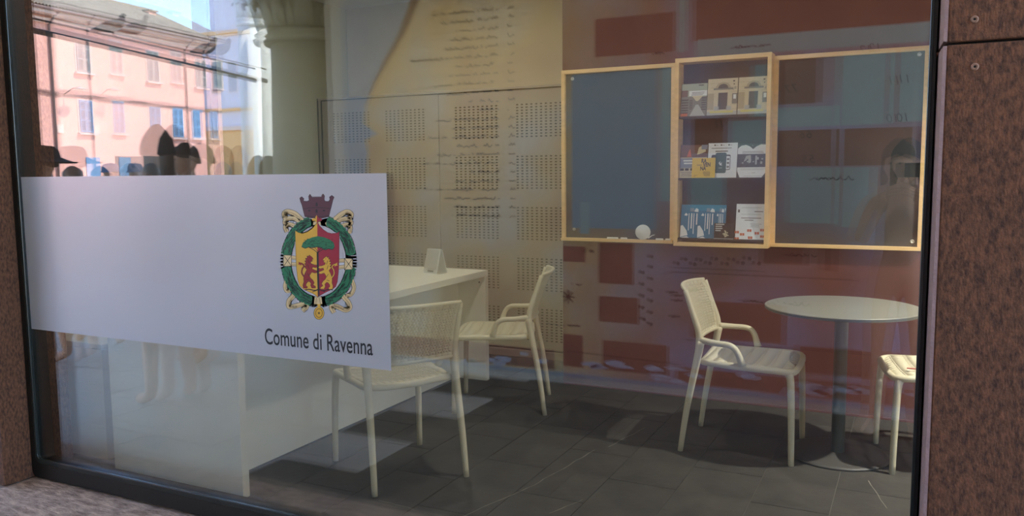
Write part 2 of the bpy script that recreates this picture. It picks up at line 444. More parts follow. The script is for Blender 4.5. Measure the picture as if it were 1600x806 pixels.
# tent calendar on the desk
cal = empty('desk_calendar', (-2.80, 2.20, 0.746), R(-14), 'small white tent calendar standing on the desk', 'calendar')
mbk = MB(); yz = [(-0.045, 0.0), (0.045, 0.0), (0.004, 0.155), (-0.004, 0.155)]
MB().prism(yz, lambda u, v, d: (d, u, v), -0.062, -0.0605).build('side_flap', M_paper, cal)
def sheet(y0, z0, y1, z1, x0, x1, th, mname, material):
    d = Vector((0, y1-y0, z1-z0)).normalized(); n = Vector((0, -d.z, d.y))*th
    a = [(x0, y0, z0), (x1, y0, z0), (x1, y1, z1), (x0, y1, z1)]
    MB().add(a+[(p[0], p[1]+n.y, p[2]+n.z) for p in a], [(0, 1, 2, 3), (4, 7, 6, 5), (0, 4, 5, 1), (1, 5, 6, 2), (2, 6, 7, 3), (3, 7, 4, 0)]).build(mname, material, cal)
sheet(-0.047, 0.0, -0.004, 0.155, -0.062, 0.062, 0.0015, 'front_card', M_paper)
sheet(0.047, 0.0, 0.004, 0.155, -0.062, 0.062, -0.0015, 'rear_card', M_paper)
sheet(-0.041, 0.03, -0.009, 0.15, -0.055, 0.055, 0.004, 'calendar_page', mat('grey_page', srgb(186, 186, 178), 0.7))
sheet(-0.0465, 0.012, -0.045, 0.018, -0.02, 0.03, 0.003, 'printed_line', M_ink)
for k in range(9):
    x = -0.05+k*0.0125
    MB().tube([(x, 0.008*math.cos(a_), 0.155+0.008*math.sin(a_)) for a_ in [R(40*q) for q in range(10)]], 0.0009, 5).build('binding_ring', M_steel, cal)

# ================================================================== chairs
def arc_pts(p, n=6):   # Catmull-Rom through points
    out = []; P = [Vector(q) for q in p]
    P = [P[0]*2-P[1]] + P + [P[-1]*2-P[-2]]
    for i in range(1, len(P)-2):
        for k in range(n):
            t = k/n; a, b, c, d = P[i-1:i+3]
            out.append(0.5*((2*b)+(c-a)*t+(2*a-5*b+4*c-d)*t*t+(-a+3*b-3*c+d)*t**3))
    out.append(P[-2]); return out

def perforated(fn, nu, nv, stagger, uh, vh, border, th, name, material, parent):
    """panel fn(u,v) with real openings: nu x nv holes"""
    mb = MB()
    us_rows = []
    # each row is a band with holes, separated by solid bands
    vs_ = [0.0]
    v0, v1 = border[1], 1-border[1]
    pitch_v = (v1-v0)/nv; pitch_u = (1-2*border[0])/nu
    def quad(ua, va, ub, vb):
        mb.add([fn(ua, va), fn(ub, va), fn(ub, vb), fn(ua, vb)], [(0, 1, 2, 3)])
    SEG = 12
    def band(va, vb):
        for k in range(SEG): quad(k/SEG, va, (k+1)/SEG, vb)
    band(0, v0)
    for j in range(nv):
        a = v0+pitch_v*j; h0 = a+pitch_v*(1-vh)/2; h1 = a+pitch_v*(1+vh)/2
        band(a, h0); band(h1, a+pitch_v)
        o = border[0]+(pitch_u*0.25 if (stagger and j % 2) else -pitch_u*0.25 if stagger else 0)
        prev = 0.0
        for i in range(nu):
            ua = o+pitch_u*(i+0.5-uh/2); ub = o+pitch_u*(i+0.5+uh/2)
            quad(prev, h0, ua, h1); prev = ub
        quad(prev, h0, 1.0, h1)
    band(v1, 1)
    o = mb.build(name, material, parent, True, fix=False)
    s_ = o.modifiers.new('thickness', 'SOLIDIFY'); s_.thickness = th; s_.offset = 0
    return o

def make_chair():
    t = empty('armchair', (0, 0, 0))
    W2 = 0.215
    P = M_plastic
    # seat: slotted, slightly dished
    def seat_fn(u, v):
        x = -0.165+0.425*v; wv = W2*(0.90+0.10*min(1, v*1.6)) - 0.035*max(0, v-0.88)**2*40
        y = (u-0.5)*2*wv
        z = 0.458-0.012*(1-(2*u-1)**2)*(0.6+0.4*math.sin(v*math.pi))-0.030*max(0, v-0.82)**2*25+0.006*(1-v)
        return (x, y, z)
    perforated(seat_fn, 26, 5, False, 0.28, 0.80, (0.07, 0.10), 0.008, 'seat', P, t)
    edge = [(-0.165, -0.19, .452), (0.0, -0.212, .448), (0.18, -0.222, .447), (0.245, -0.21, .442), (0.262, -0.15, .436), (0.266, 0.0, .432),
            (0.262, 0.15, .436), (0.245, 0.21, .442), (0.18, 0.222, .447), (0.0, 0.212, .448), (-0.165, 0.19, .452), (-0.178, 0, .447), (-0.165, -0.19, .452)]
    MB().tube(arc_pts(edge, 4), 0.0155, 10).build('seat_frame', P, t, True)
    for s in (-1, 1):
        # front leg
        MB().tube(arc_pts([(0.262, s*0.222, 0.0), (0.258, s*0.220, 0.22), (0.250, s*0.214, 0.40), (0.235, s*0.208, 0.446)], 5),
                  [0.0135+0.0055*k/15 for k in range(16)], 12).build('leg', P, t, True)
        # rear leg up to the back joint
        MB().tube(arc_pts([(-0.265, s*0.222, 0.0), (-0.235, s*0.218, 0.22), (-0.192, s*0.212, 0.45), (-0.172, s*0.212, 0.56)], 5),
                  [0.0130+0.0075*k/15 for k in range(16)], 12).build('leg', P, t, True)
        # arm: from the back joint forwards and down to the seat
        MB().tube(arc_pts([(-0.172, s*0.212, 0.565), (-0.10, s*0.238, 0.560), (-0.03, s*0.244, 0.556), (0.005, s*0.242, 0.530), (0.030, s*0.226, 0.462)], 6),
                  [0.0165, .016, .0155, .015, .015, .015]+[0.0145]*13+[.015, .015, .016, .017, .018, .019][:6], 10).build('armrest', P, t, True)
        # back post
        MB().tube(arc_pts([(-0.180, s*0.212, 0.52), (-0.182, s*0.212, 0.60), (-0.215, s*0.212, 0.70), (-0.250, s*0.212, 0.805)], 5),
                  [0.0185-0.0065*k/15 for k in range(16)], 10).build('back_post', P, t, True)
    def back_fn(u, v):
        y = (u-0.5)*2*(0.203+0.006*v)
        c = 1-(2*u-1)**2
        x = -0.180-0.022*v-0.055*v*v - 0.050*c*(0.55+0.45*v)
        z = 0.553+0.258*v + 0.006*c*v
        return (x, y, z)
    perforated(back_fn, 24, 17, True, 0.55, 0.50, (0.055, 0.075), 0.008, 'backrest', P, t)
    for vv_, nm, rad in ((0.0, 'lower_rail', 0.0105), (1.0, 'top_rail', 0.0085)):
        MB().tube([back_fn(u/14, vv_) for u in range(15)], rad, 8).build(nm, P, t, True)
    return t

chair0 = make_chair()
GC = 'beige perforated plastic armchairs'
def put_chair(o, x, y, deg, label):
    o.location = (x, y, 0); o.rotation_euler = (0, 0, R(deg)); tag(o, label, 'chair', GC)
put_chair(chair0, -0.757, 1.822, 0.5, 'beige armchair in profile left of the round table, against the red wall')
put_chair(copy_tree(chair0), -2.157, 0.80, 146.5, 'nearest beige armchair seen from behind, pulled up to the desk')
put_chair(copy_tree(chair0), -2.205, 1.985, 200.5, 'beige armchair facing left between desk and cabinet doors')
put_chair(copy_tree(chair0), 0.150, 1.955, 191.5, 'beige chair right of the round table, cut off by the window edge')

# ================================================================== round table
tb = empty('round_table', (-0.31, 1.862, 0), 0, 'round grey bistro table on a steel column and disc base', 'table')
MB().lathe([(0.352, 0.716), (0.356, 0.719), (0.356, 0.729)], 72).build('edge_band', M_tabedge, tb)
MB().lathe([(0.001, 0.7292), (0.353, 0.7292), (0.356, 0.7300), (0.353, 0.7325), (0.001, 0.7325)], 72).build('table_top', M_tabletop, tb)
MB().lathe([(0.031, 0.012), (0.031, 0.70), (0.11, 0.708), (0.11, 0.716)], 28).build('column', M_steel, tb, True)
MB().lathe([(0.235, 0.0), (0.238, 0.004), (0.235, 0.010), (0.215, 0.0125), (0.04, 0.015), (0.031, 0.018)], 64).build('base', M_based, tb, True)

# small bright item at the very edge of the window, on the chair by the table
kt = empty('key_ring', (0.035, 1.82, 0.466), 0, 'small shiny ring with a red tab lying on the right chair', 'keys')
MB().tube([(0.016*math.cos(R(30*k)), 0.016*math.sin(R(30*k)), 0.002) for k in range(13)], 0.0018, 6).build('ring', M_screw, kt, True)
B(-0.055, -0.008, 0.0, -0.014, 0.008, 0.003).build('red_tab', mat('red_tab', srgb(150, 30, 34), 0.5), kt, False, 0.001)

# ================================================================== boards and display shelf
YW = 2.58
def board(name_label, x0, x1, screws):
    t = empty('blackboard', ((x0+x1)/2, YW, 0.95), 0, name_label, 'blackboard', 'dark boards in pale wood frames on the red wall')
    ox, oz = (x0+x1)/2, 0.95
    L = lambda a: MB().box(a[0]-ox, a[1]-YW, a[2]-oz, a[3]-ox, a[4]-YW, a[5]-oz)
    z0, z1, w = 0.95, 2.025, 0.024
    L((x0+w*.5, YW-0.014, z0+w*.5, x1-w*.5, YW-0.001, z1-w*.5)).build('slate', M_board, t)
    L((x0, YW-0.036, z1-w, x1, YW-0.001, z1)).build('frame_rail', M_wood, t, False, 0.0015)
    L((x0, YW-0.050, z0, x1, YW-0.001, z0+w*0.8)).build('frame_rail', M_wood, t, False, 0.0015)
    L((x0, YW-0.036, z0+w*.8, x0+w, YW-0.001, z1-w)).build('frame_stile', M_wood, t, False, 0.0015)
    L((x1-w, YW-0.036, z0+w*.8, x1, YW-0.001, z1-w)).build('frame_stile', M_wood, t, False, 0.0015)
    for sx, sz in screws:
        s = MB().lathe([(0.011, 0), (0.0105, 0.004), (0.0045, 0.005), (0.004, 0.003), (0.0001, 0.003)], 18).build('screw', M_screw, t, True, loc=(sx-ox, -0.014, sz-oz), rot=(R(90), 0, 0))
board('dark blackboard left of the leaflet shelf, with chalk on its ledge', -2.055, -1.322, ((-1.986, 1.972), (-1.976, 1.022)))
board('dark blackboard right of the leaflet shelf', -0.757, 0.026, ((-0.024, 1.984), (-0.022, 0.998)))

sh = empty('display_shelf', (-1.03, YW, 0.945), 0, 'pale wood leaflet shelf with three tiers between the blackboards', 'shelf')
def sb(x0, y0, z0, x1, y1, z1): return MB().box(x0+1.03, y0-YW, z0-0.945, x1+1.03, y1-YW, z1-0.945)
SX0, SX1, SF = -1.300, -0.757, 2.46
sb(SX0, SF, 0.945, SX0+0.022, 2.579, 2.037).build('side_board', M_wood, sh, False, 0.001)
sb(SX1-0.022, SF, 0.945, SX1, 2.579, 2.037).build('side_board', M_wood, sh, False, 0.001)
sb(SX0+.022, SF, 2.012, SX1-.022, 2.579, 2.037).build('top_board', M_wood, sh, False, 0.001)
sb(SX0+.022, SF, 0.945, SX1-.022, 2.579, 0.968).build('bottom_board', M_wood, sh, False, 0.001)
sb(SX0+.022, 2.57, 0.968, SX1-.022, 2.578, 2.012).build('back_panel', M_shelfback, sh)
TIERS = (1.704, 1.346, 0.992)
for z in TIERS:
    s_ = sb(SX0+.023, SF+0.012, z-0.012, SX1-.023, 2.569, z).build('shelf_board', M_shelfback, sh)

# ---- leaflets: thin leaning cards with printed shapes
def leaflet(x0, x1, h, z, y, label, base, group='leaflets on the display shelf', lean=10, th=0.004, stand=None):
    t = empty('leaflet', ((x0+x1)/2, y, z+0.0005), 0, label, 'leaflet', group)
    t.rotation_euler = (R(-lean), 0, 0)
    w = x1-x0
    MB().box(-w/2, 0, 0, w/2, th, h).build('sheet', base, t)
    def pr(pts, col, name='print', d=1):       # u,v 0..1 across the sheet, v up
        MB().flat([(p[0], p[1]) for p in pts], lambda u, v, dd: ((u-0.5)*w, -0.0002*dd, v*h), d).build(name, col, t, fix=False)
    def rc(a, b, c, d_, col, name='print', d=1): pr([(a, b), (c, b), (c, d_), (a, d_)], col, name, d)
    def tx(body, u, v, size, col, d=3, spacing=1.0, sx=1.0, rot=0.0, bold=0.0):
        me = text_mesh(body, size, col, spacing=spacing, offset=bold)
        o = link('lettering', me, t, ((u-0.5)*w, -0.0002*d, v*h), (R(90), rot, 0)); o.scale = (sx, 1, 1)
    return t, pr, rc, tx, w, h
C = lambda n, r, g, b: mat('print_'+n, srgb(r, g, b), 0.55)
c_black = C('black', 36, 34, 36); c_dk = C('dark', 62, 56, 52); c_grey = C('grey', 120, 116, 108); c_lg = C('lightgrey', 176, 176, 170)
c_cream = C('cream', 206, 192, 158); c_st = C('stone', 172, 158, 128); c_yel = C('yellow', 226, 186, 62); c_org = C('orange', 198, 98, 60)
c_white = C('white', 226, 228, 226); c_teal = C('teal', 48, 88, 84); c_blue = C('blue', 32, 116, 150); c_bl2 = C('bluelight', 52, 140, 176)
c_sage = C('sage', 160, 168, 150); c_ylw2 = C('softyellow', 206, 196, 110); c_br = C('brown', 104, 72, 56); c_gb = C('greyblue', 128, 136, 150)
YL = 2.485
Z1, Z2, Z3 = TIERS

def lines(rc, a, c, v, n, step, col, hh=0.008, jitter=0.12, d=2):
    for k in range(n):
        rc(a+random.uniform(0, jitter*.4), v-k*step, c-random.uniform(0, jitter), v-k*step+hh, col, 'text_line', d)

# tier one: library leaflet
t, pr, rc, tx, w, h = leaflet(-1.272, -1.122, 0.192, Z1, YL, 'leaflet with a library aisle picture, left on the top tier', c_sage)
rc(0.0, 0.0, 1.0, 0.60, c_grey); rc(0, .60, .25, .80, c_br, d=2); pr([(.35, .0), (.95, .0), (.68, .35), (.58, .35)], c_lg, 'aisle_floor', 2)
pr([(.42, .62), (.85, .62), (.66, .46), (.58, .46)], c_cream, 'ceiling_light', 2)
for k in range(6):
    rc(.02, .08+.08*k, .28, .12+.08*k, c_dk, 'shelf_row', 3); rc(.80, .18+.07*k, .98, .215+.07*k, c_dk, 'shelf_row', 3)
    rc(.33, .22+.05*k, .45, .245+.05*k, c_dk, 'shelf_row', 3)
rc(0.0, 0.0, .27, .085, c_org, 'tab', 4); rc(.30, .62, 1.0, .78, c_white, 'title_box', 3)
lines(rc, .36, .94, .72, 3, .04, c_dk, .014, d=5); lines(rc, .66, .94, .93, 1, .03, c_dk, .03); lines(rc, .04, .10, .93, 1, .03, c_dk, .03)
# the two doorway leaflets
def doorway(x0, x1, label):
    t, pr, rc, tx, w, h = leaflet(x0, x1, 0.213, Z1, YL-0.002, label, c_cream, 'doorway leaflets on the top tier')
    rc(0, .0, 1, .10, c_lg, d=1)
    for k in range(7):
        for i in range(4):
            if random.random() < .8: rc(i*.26+(k % 2)*.1, .15+k*.12, i*.26+(k % 2)*.1+.22, .16+k*.12, c_st, 'masonry_line', 1)
    rc(0, .15, .22, .60, c_st, 'planting', 2)
    cx = .52
    a = [(cx+.26*math.cos(R(q)), .72+.18*math.sin(R(q))) for q in range(0, 181, 12)]; pr(a, c_st, 'arch_stone', 2)
    a = [(cx+.17*math.cos(R(q)), .73+.12*math.sin(R(q))) for q in range(0, 181, 12)]; pr(a, c_dk, 'fanlight', 3)
    rc(.20, .69, .86, .74, c_grey, 'lintel', 3); rc(.24, .61, .80, .685, c_cream, 'frieze', 3)
    rc(.27, .13, .37, .61, c_cream, 'pilaster', 3); rc(.68, .13, .78, .61, c_cream, 'pilaster', 3); rc(.365, .13, .375, .61, c_grey, 'pilaster_edge', 4); rc(.67, .13, .68, .61, c_grey, 'pilaster_edge', 4)
    rc(.375, .15, .67, .61, c_dk, 'door_opening', 3); rc(.24, .13, .40, .24, c_lg, 'pedestal', 4); rc(.65, .13, .81, .24, c_lg, 'pedestal', 4)
    rc(.83, .30, 1, .58, c_grey, 'wall_plate', 2); rc(.87, .43, .96, .55, c_white, 'notice', 4)
    rc(.10, .06, .88, .115, c_ylw2, 'yellow_strip', 2)
    rc(.84, .90, .90, .94, c_dk, 'emblem', 2); rc(.86, .82, .90, .85, c_dk, 'emblem', 2); lines(rc, .86, .96, .74, 3, .035, c_grey, .02)
doorway(-1.119, -0.949, 'leaflet with an arched stone doorway, middle of the top tier')
doorway(-0.944, -0.782, 'leaflet with an arched stone doorway, at the right end of the top tier')
# tier two
t, pr, rc, tx, w, h = leaflet(-1.276, -1.118, 0.195, Z2, YL+0.004, 'magazine with brown photo and grey-blue band, left on the middle tier', c_cream)
rc(0, .62, 1, 1, c_br, 'photo', 1); pr([(.62, .70), (.68, .92), (.80, .98), (.90, .95), (.95, .80), (.80, .74)], c_cream, 'bright_figure', 2); rc(.78, .86, 1, 1, c_gb, 'badge', 3)
pr([(.25, .64), (.30, .80), (.36, .88), (.42, .64)], c_org, 'warm_figure', 2)
rc(0, .30, 1, .60, c_gb, 'band', 1)
lines(rc, .12, .95, .50, 2, .08, c_white, .045); lines(rc, .45, .95, .34, 1, .08, c_white, .04)
rc(.02, .22, .16, .29, c_black, 'bold_line', 2); rc(.20, .22, .34, .29, c_black, 'bold_line', 2); rc(.40, .22, .46, .29, c_black, 'bold_line', 2); lines(rc, .03, .55, .16, 3, .055, c_grey, .02)
t, pr, rc, tx, w, h = leaflet(-1.111, -0.944, 0.203, Z2, YL-0.002, 'white leaflet picturing a green phone on the middle tier', c_white)
for u in (.20, .42, .68): rc(u, .92, u+.05, .96, c_dk, 'emblem', 2); rc(u+.06, .925, u+.14, .95, c_lg, 'emblem_text', 2)
lines(rc, .10, .88, .84, 1, .03, c_grey, .02); rc(.25, .75, .68, .775, c_dk, 'bold_line', 2)
def rrect(a, b, c_, d_, r):
    pts = []
    for (cx, cy, a0) in ((c_-r, d_-r*.8, 0), (a+r, d_-r*.8, 90), (a+r, b+r*.8, 180), (c_-r, b+r*.8, 270)):
        for k in range(5): an = R(a0+22.5*k); pts.append((cx+r*math.cos(an), cy+r*.8*math.sin(an)))
    return pts
pr(rrect(.12, .22, .40, .66, .05), c_dk, 'phone_behind', 2); pr(rrect(.14, .24, .38, .58, .03), c_lg, 'phone_screen', 3)
pr(rrect(.52, .22, .78, .66, .05), c_dk, 'phone_behind', 2); pr(rrect(.54, .24, .76, .62, .03), c_white, 'phone_screen', 3)
for k in range(3): rc(.66, .50-.11*k, .74, .56-.11*k, c_grey, 'app_tile', 4)
pr(rrect(.26, .13, .64, .72, .06), c_teal, 'phone', 5)
pr([(.38, .42), (.44, .48), (.42, .40), (.50, .44), (.47, .38), (.52, .36), (.44, .35)], c_white, 'phone_logo', 6); rc(.39, .27, .50, .29, c_lg, 'phone_text', 6)
t, pr, rc, tx, w, h = leaflet(-1.198, -1.063, 0.116, Z2, YL-0.016, 'square yellow booklet lettered RAVENNA on the middle tier', c_yel, lean=8)
for s_, u, v in (('RA', .40, .76), ('VEN', .48, .57), ('NA', .36, .38)): tx(s_, u, v, 0.032, c_black, sx=0.72, bold=0.0011)
rc(.22, .63, .44, .655, c_black, 'rule', 2); lines(rc, .48, .80, .28, 4, .06, c_dk, .022); lines(rc, .06, .26, .12, 2, .05, c_dk, .015)
c_slate = C('slate', 70, 74, 76)
t, pr, rc, tx, w, h = leaflet(-0.941, -0.781, 0.196, Z2, YL-0.002, 'dark leaflet with a white heart shape on the middle tier', c_slate)
heart = [(.10, .0), (.0, .20), (.0, .86), (.12, .94), (.28, .96), (.42, .91), (.53, .83), (.64, .91), (.80, .97), (1, .96), (1, .15), (.86, .0)]
pr(heart, c_white, 'heart', 1); rc(0, .30, 1, .69, c_slate, 'photo', 2)
for k in range(14):
    u = random.uniform(.1, .85); v = random.uniform(.33, .6); rc(u, v, u+random.uniform(.02, .07), v+random.uniform(.02, .09), c_lg if k % 2 else c_dk, 'photo_figure', 3)
pr([(.22, .46), (.30, .64), (.46, .66), (.48, .50), (.40, .40), (.37, .56), (.30, .50)], c_lg, 'photo_figure', 3); rc(.62, .38, .68, .64, c_lg, 'photo_figure', 3)
lines(rc, .12, .98, .715, 2, -.04, c_grey, .014); lines(rc, .10, .98, .25, 2, .03, c_lg, .012); lines(rc, .48, .75, .13, 1, .03, c_lg, .014); lines(rc, .20, .9, .035, 1, .03, c_lg, .014)
lines(rc, .45, .62, .93, 1, .03, c_lg, .02)
# tier three: blue leaflets
def bluelf(x0, x1, y, label):
    t, pr, rc, tx, w, h = leaflet(x0, x1, 0.198, Z3, y, label, c_blue, 'blue leaflets on the bottom tier')
    rc(.40, .79, .58, .90, c_gb, 'title_mark', 2); pr([(.58, .80), (.66, .90), (.78, .86), (.80, .78), (.66, .78)], c_white, 'title_mark', 2); pr([(.86, .90), (.94, .90), (.90, .78)], c_white, 'title_mark', 2)
    pr([(.14, .68), (.22, .75), (.30, .70), (.26, .66)], c_white, 'small_bird', 2)
    for k, (u, a, b) in enumerate(((.34, .22, .74), (.45, .28, .74), (.56, .12, .74), (.68, .40, .74))):
        rc(u, a, u+.035+.02*(k % 2), b, c_white, 'vertical_line', 2)
    pr([(0, .0), (0, .36), (.10, .38), (.28, .22), (.34, .08), (.0, .02)], c_white, 'white_shape', 2); pr([(.0, .0), (.30, .05), (.40, .0)], c_white, 'white_shape', 2)
bluelf(-1.270, -1.135, YL+0.010, 'blue leaflet at the left end of the bottom tier')
bluelf(-1.165, -1.045, YL+0.002, 'blue leaflet in the middle of the three overlapping on the bottom tier')
bluelf(-1.064, -1.001, YL-0.006, 'narrow blue leaflet behind the black card on the bottom tier')
t, pr, rc, tx, w, h = leaflet(-1.062, -0.950, 0.092, Z3, YL-0.018, 'small black card with a pale flower print on the bottom tier', c_black, lean=8)
for k, b_ in enumerate((.45, .34, .36, .28)): rc(.06, .88-.13*k, .06+b_, .96-.13*k, c_lg, 'bold_line', 2)
for k in range(18):
    a_ = random.uniform(0, 6.28); q = random.uniform(.02, .20); u = .55+q*math.cos(a_); v = .30+q*math.sin(a_)
    pr([(u, v), (u+.07, v+.02), (u+.05, v+.09), (u-.01, v+.06)], c_cream, 'petal', 2)
rc(.0, .0, 1, .04, c_lg, 'rule', 2)
t, pr, rc, tx, w, h = leaflet(-0.944, -0.780, 0.205, Z3, YL-0.002, 'white leaflet dotted with orange open books on the bottom tier', c_white)
lines(rc, .15, .9, .89, 1, .03, c_lg, .012); rc(.06, .76, .12, .84, c_dk, 'emblem', 2); rc(.62, .775, .92, .80, c_grey, 'bold_line', 2)
lines(rc, .15, .9, .70, 1, .03, c_lg, .012); lines(rc, .15, .88, .59, 1, .03, c_grey, .022); lines(rc, .30, .72, .53, 1, .03, c_grey, .022); lines(rc, .48, .9, .43, 3, .04, c_lg, .014)
for (u, v) in ((.05, .20), (.24, .14), (.48, .25), (.74, .18), (.92, .27), (.06, .02), (.52, .05), (.93, .09)):
    for s_ in (-1, 1): rc(u+(.005 if s_ > 0 else -.075), v-.035, u+(.075 if s_ > 0 else -.005), v+.035, c_org, 'open_book', 2)

# chalk and a white roll on the ledge of the left board
ZL = 0.95+0.0192
for (x0, x1, lb) in ((-1.743, -1.671, 'longest stick of white chalk, leftmost on the blackboard ledge'), (-1.655, -1.613, 'short stick of white chalk left of the white roll'),
                     (-1.430, -1.384, 'stick of white chalk just right of the white roll'), (-1.370, -1.338, 'shortest stick of white chalk, next to the leaflet shelf')):
    o = MB().tube([(x0, 2.54, ZL+0.0055), (x0+0.001, 2.54, ZL+0.0055), (x1-0.001, 2.54, ZL+0.0055), (x1, 2.54, ZL+0.0055)], [0.0045, 0.0055, 0.0055, 0.0045], 10).build('chalk_stick', M_chalk)
    tag(o, lb, 'chalk', 'chalk on the blackboard ledge')
rl = empty('tape_roll', (-1.515, 2.55, ZL), R(20), 'round white roll with a loose tail on the blackboard ledge', 'roll')
M_roll = mat('white_roll', srgb(232, 230, 214), 0.7)
MB().lathe([(0.0445, -0.011), (0.046, -0.009), (0.046, 0.009), (0.0445, 0.011)], 40).build('roll', M_roll, rl, True, loc=(0, 0, 0.046), rot=(R(90), 0, 0))
MB().add([(0.030, -0.009, 0.012), (0.055, -0.009, 0.028), (0.080, -0.009, 0.034), (0.082, -0.009, 0.031), (0.056, -0.009, 0.024), (0.034, -0.009, 0.006),
          (0.030, 0.009, 0.012), (0.055, 0.009, 0.028), (0.080, 0.009, 0.034), (0.082, 0.009, 0.031), (0.056, 0.009, 0.024), (0.034, 0.009, 0.006)],
         [(0, 1, 4, 5), (1, 2, 3, 4), (6, 11, 10, 7), (7, 10, 9, 8), (0, 6, 7, 1), (1, 7, 8, 2), (2, 8, 9, 3), (3, 9, 10, 4), (4, 10, 11, 5), (5, 11, 6, 0)]).build('loose_tail', M_roll, rl)

# ================================================================== satin film sticker on the glass
st = empty('window_sticker', (-2.6, -0.001, 0.70), 0, 'grey satin film with coat of arms and town lettering on the glass', 'sticker')
M_film = mat('satin_film', srgb(208, 211, 220), 0.30, spec=0.9, metal=0.35)
_t = M_film.node_tree; _o = _t.nodes['Material Output']; _b = _t.nodes['Principled BSDF']
_tr = _t.nodes.new('ShaderNodeBsdfTranslucent'); _tr.inputs[0].default_value = (0.8, 0.82, 0.86, 1); _mx = _t.nodes.new('ShaderNodeMixShader'); _mx.inputs[0].default_value = 0.3
_t.links.new(_b.outputs[0], _mx.inputs[1]); _t.links.new(_tr.outputs[0], _mx.inputs[2]); _t.links.new(_mx.outputs[0], _o.inputs[0])
SO = Vector((-2.6, -0.001, 0.70))
MB().box(-3.607+2.6, 0.0002, 0.0, -1.630+2.6, 0.0009, 0.686).build('film', M_film, st)
# crest drawing: drawing units -> metres on the glass
HC = ((0.0025239290997541206, 0.00010330404983343835, -3.6546683134676097), (0.0007073787869328359, -0.0029573865470345624, 2.160715631433196), (0.0005315045423583398, -0.0001146896287214949, 1.0))
def cpt(x, y, d=0):
    p = (430+x/3.836, 295+y/3.836, 1.0)
    w = sum(a*b for a, b in zip(HC[2], p))
    return (sum(a*b for a, b in zip(HC[0], p))/w - SO.x, -0.00012*d, sum(a*b for a, b in zip(HC[1], p))/w - SO.z)
K = lambda n, r, g, b: mat('crest_'+n, srgb(r, g, b), 0.5)
k_white = K('white', 212, 214, 220); k_dark = K('dark', 34, 26, 30); k_maroon = K('maroon', 88, 44, 54); k_yel = K('gold', 226, 176, 58); k_red = K('crimson', 160, 26, 50)
k_green = K('green', 22, 116, 74); k_gd = K('darkgreen', 8, 46, 34); k_cream = K('cream', 224, 200, 148); k_crd = K('creamshade', 176, 146, 96); k_lred = K('lionred', 150, 32, 36)
def stroke(mb, pts, w, d, n=6, m=0, sm=True):
    pp = [Vector((p[0], p[1], 0)) for p in pts]
    if sm and len(pp) > 2: pp = arc_pts(pp, n)
    for i in range(len(pp)-1):
        a, b = pp[i], pp[i+1]; t_ = b-a
        if t_.length < 1e-6: continue
        nn = Vector((-t_.y, t_.x, 0)).normalized()*w/2; ee = t_.normalized()*w*0.18
        q = [a-ee+nn, a-ee-nn, b+ee-nn, b+ee+nn]
        mb.add([cpt(v.x, v.y, d+0.01*(i % 2)) for v in q], [(0, 1, 2, 3)], m)
def blob(mb, pts, d, m=0): mb.add([cpt(x, y, d) for x, y in pts], [tuple(range(len(pts)))], m)
def disc(mb, cx, cy, rx, ry, d, m=0, n=20): blob(mb, [(cx+rx*math.cos(2*math.pi*k/n), cy+ry*math.sin(2*math.pi*k/n)) for k in range(n)], d, m)

crown = [(150, 56), (160, 48), (172, 58), (170, 74), (192, 76), (206, 70), (203, 46), (210, 33), (218, 46), (219, 52), (280, 50), (281, 42), (288, 31), (296, 42), (294, 66), (302, 76), (322, 76), (331, 64), (328, 50), (341, 40), (353, 50), (346, 68), (336, 110), (330, 132), (322, 166), (286, 174), (250, 177), (212, 173), (180, 165), (170, 125), (163, 96), (155, 76)]
shL = [(122, 250), (140, 262), (165, 268), (195, 258), (222, 240), (240, 220), (254, 200), (256, 648), (240, 632), (205, 616), (170, 600), (148, 578), (137, 540), (130, 470), (126, 390), (124, 310)]
shR = [(254, 200), (268, 222), (290, 245), (315, 262), (340, 268), (365, 266), (386, 258), (384, 330), (384, 420), (380, 500), (374, 555), (364, 585), (345, 600), (310, 616), (276, 634), (256, 648)]
EL = lambda a, rx=196, ry=246: (262+rx*math.cos(R(a)), 432-ry*math.sin(R(a)))
ribbons = [  # (points, width)
    ([(200, 214), (165, 190), (120, 150), (75, 136), (56, 150), (62, 172)], 27), ([(150, 196), (110, 176), (72, 180), (58, 200), (70, 214)], 22), ([(118, 222), (84, 212), (62, 228), (70, 254)], 22),
    ([(310, 214), (350, 192), (392, 156), (430, 138), (456, 152), (448, 178)], 27), ([(372, 192), (410, 180), (444, 184), (456, 204), (446, 218)], 22), ([(404, 222), (432, 214), (452, 230), (446, 262)], 22),
    ([(132, 596), (110, 640), (84, 672), (86, 706), (130, 700), (178, 688), (190, 704), (168, 728)], 25), ([(74, 540), (60, 580), (72, 612), (104, 604)], 20),
    ([(384, 596), (410, 644), (440, 680), (448, 712), (420, 726), (370, 704), (338, 706), (352, 738)], 25), ([(462, 548), (474, 590), (458, 630), (430, 640)], 20),
    ([(126, 414), (92, 410)], 20), ([(126, 452), (92, 450)], 20), ([(384, 430), (420, 428)], 20), ([(384, 470), (420, 466)], 20)]
base = MB()     # white contour behind everything
for pts, w_ in ribbons: stroke(base, pts, w_+13, 1.2)
stroke(base, [EL(a) for a in range(0, 361, 12)], 66, 1.25)
stroke(base, crown+[crown[0]], 13, 1.3, sm=False); stroke(base, shL[:7]+shR[1:]+shL[:0:-1]+[shL[0]], 12, 1.35, sm=False)
disc(base, 264, 745, 37, 46, 1.3)
crest = base.build('crest', k_white, st, fix=False); crest['label'] = 'colourful municipal coat of arms'
def cpart(mb, name, mats): return mb.build(name, mats, crest, fix=False)
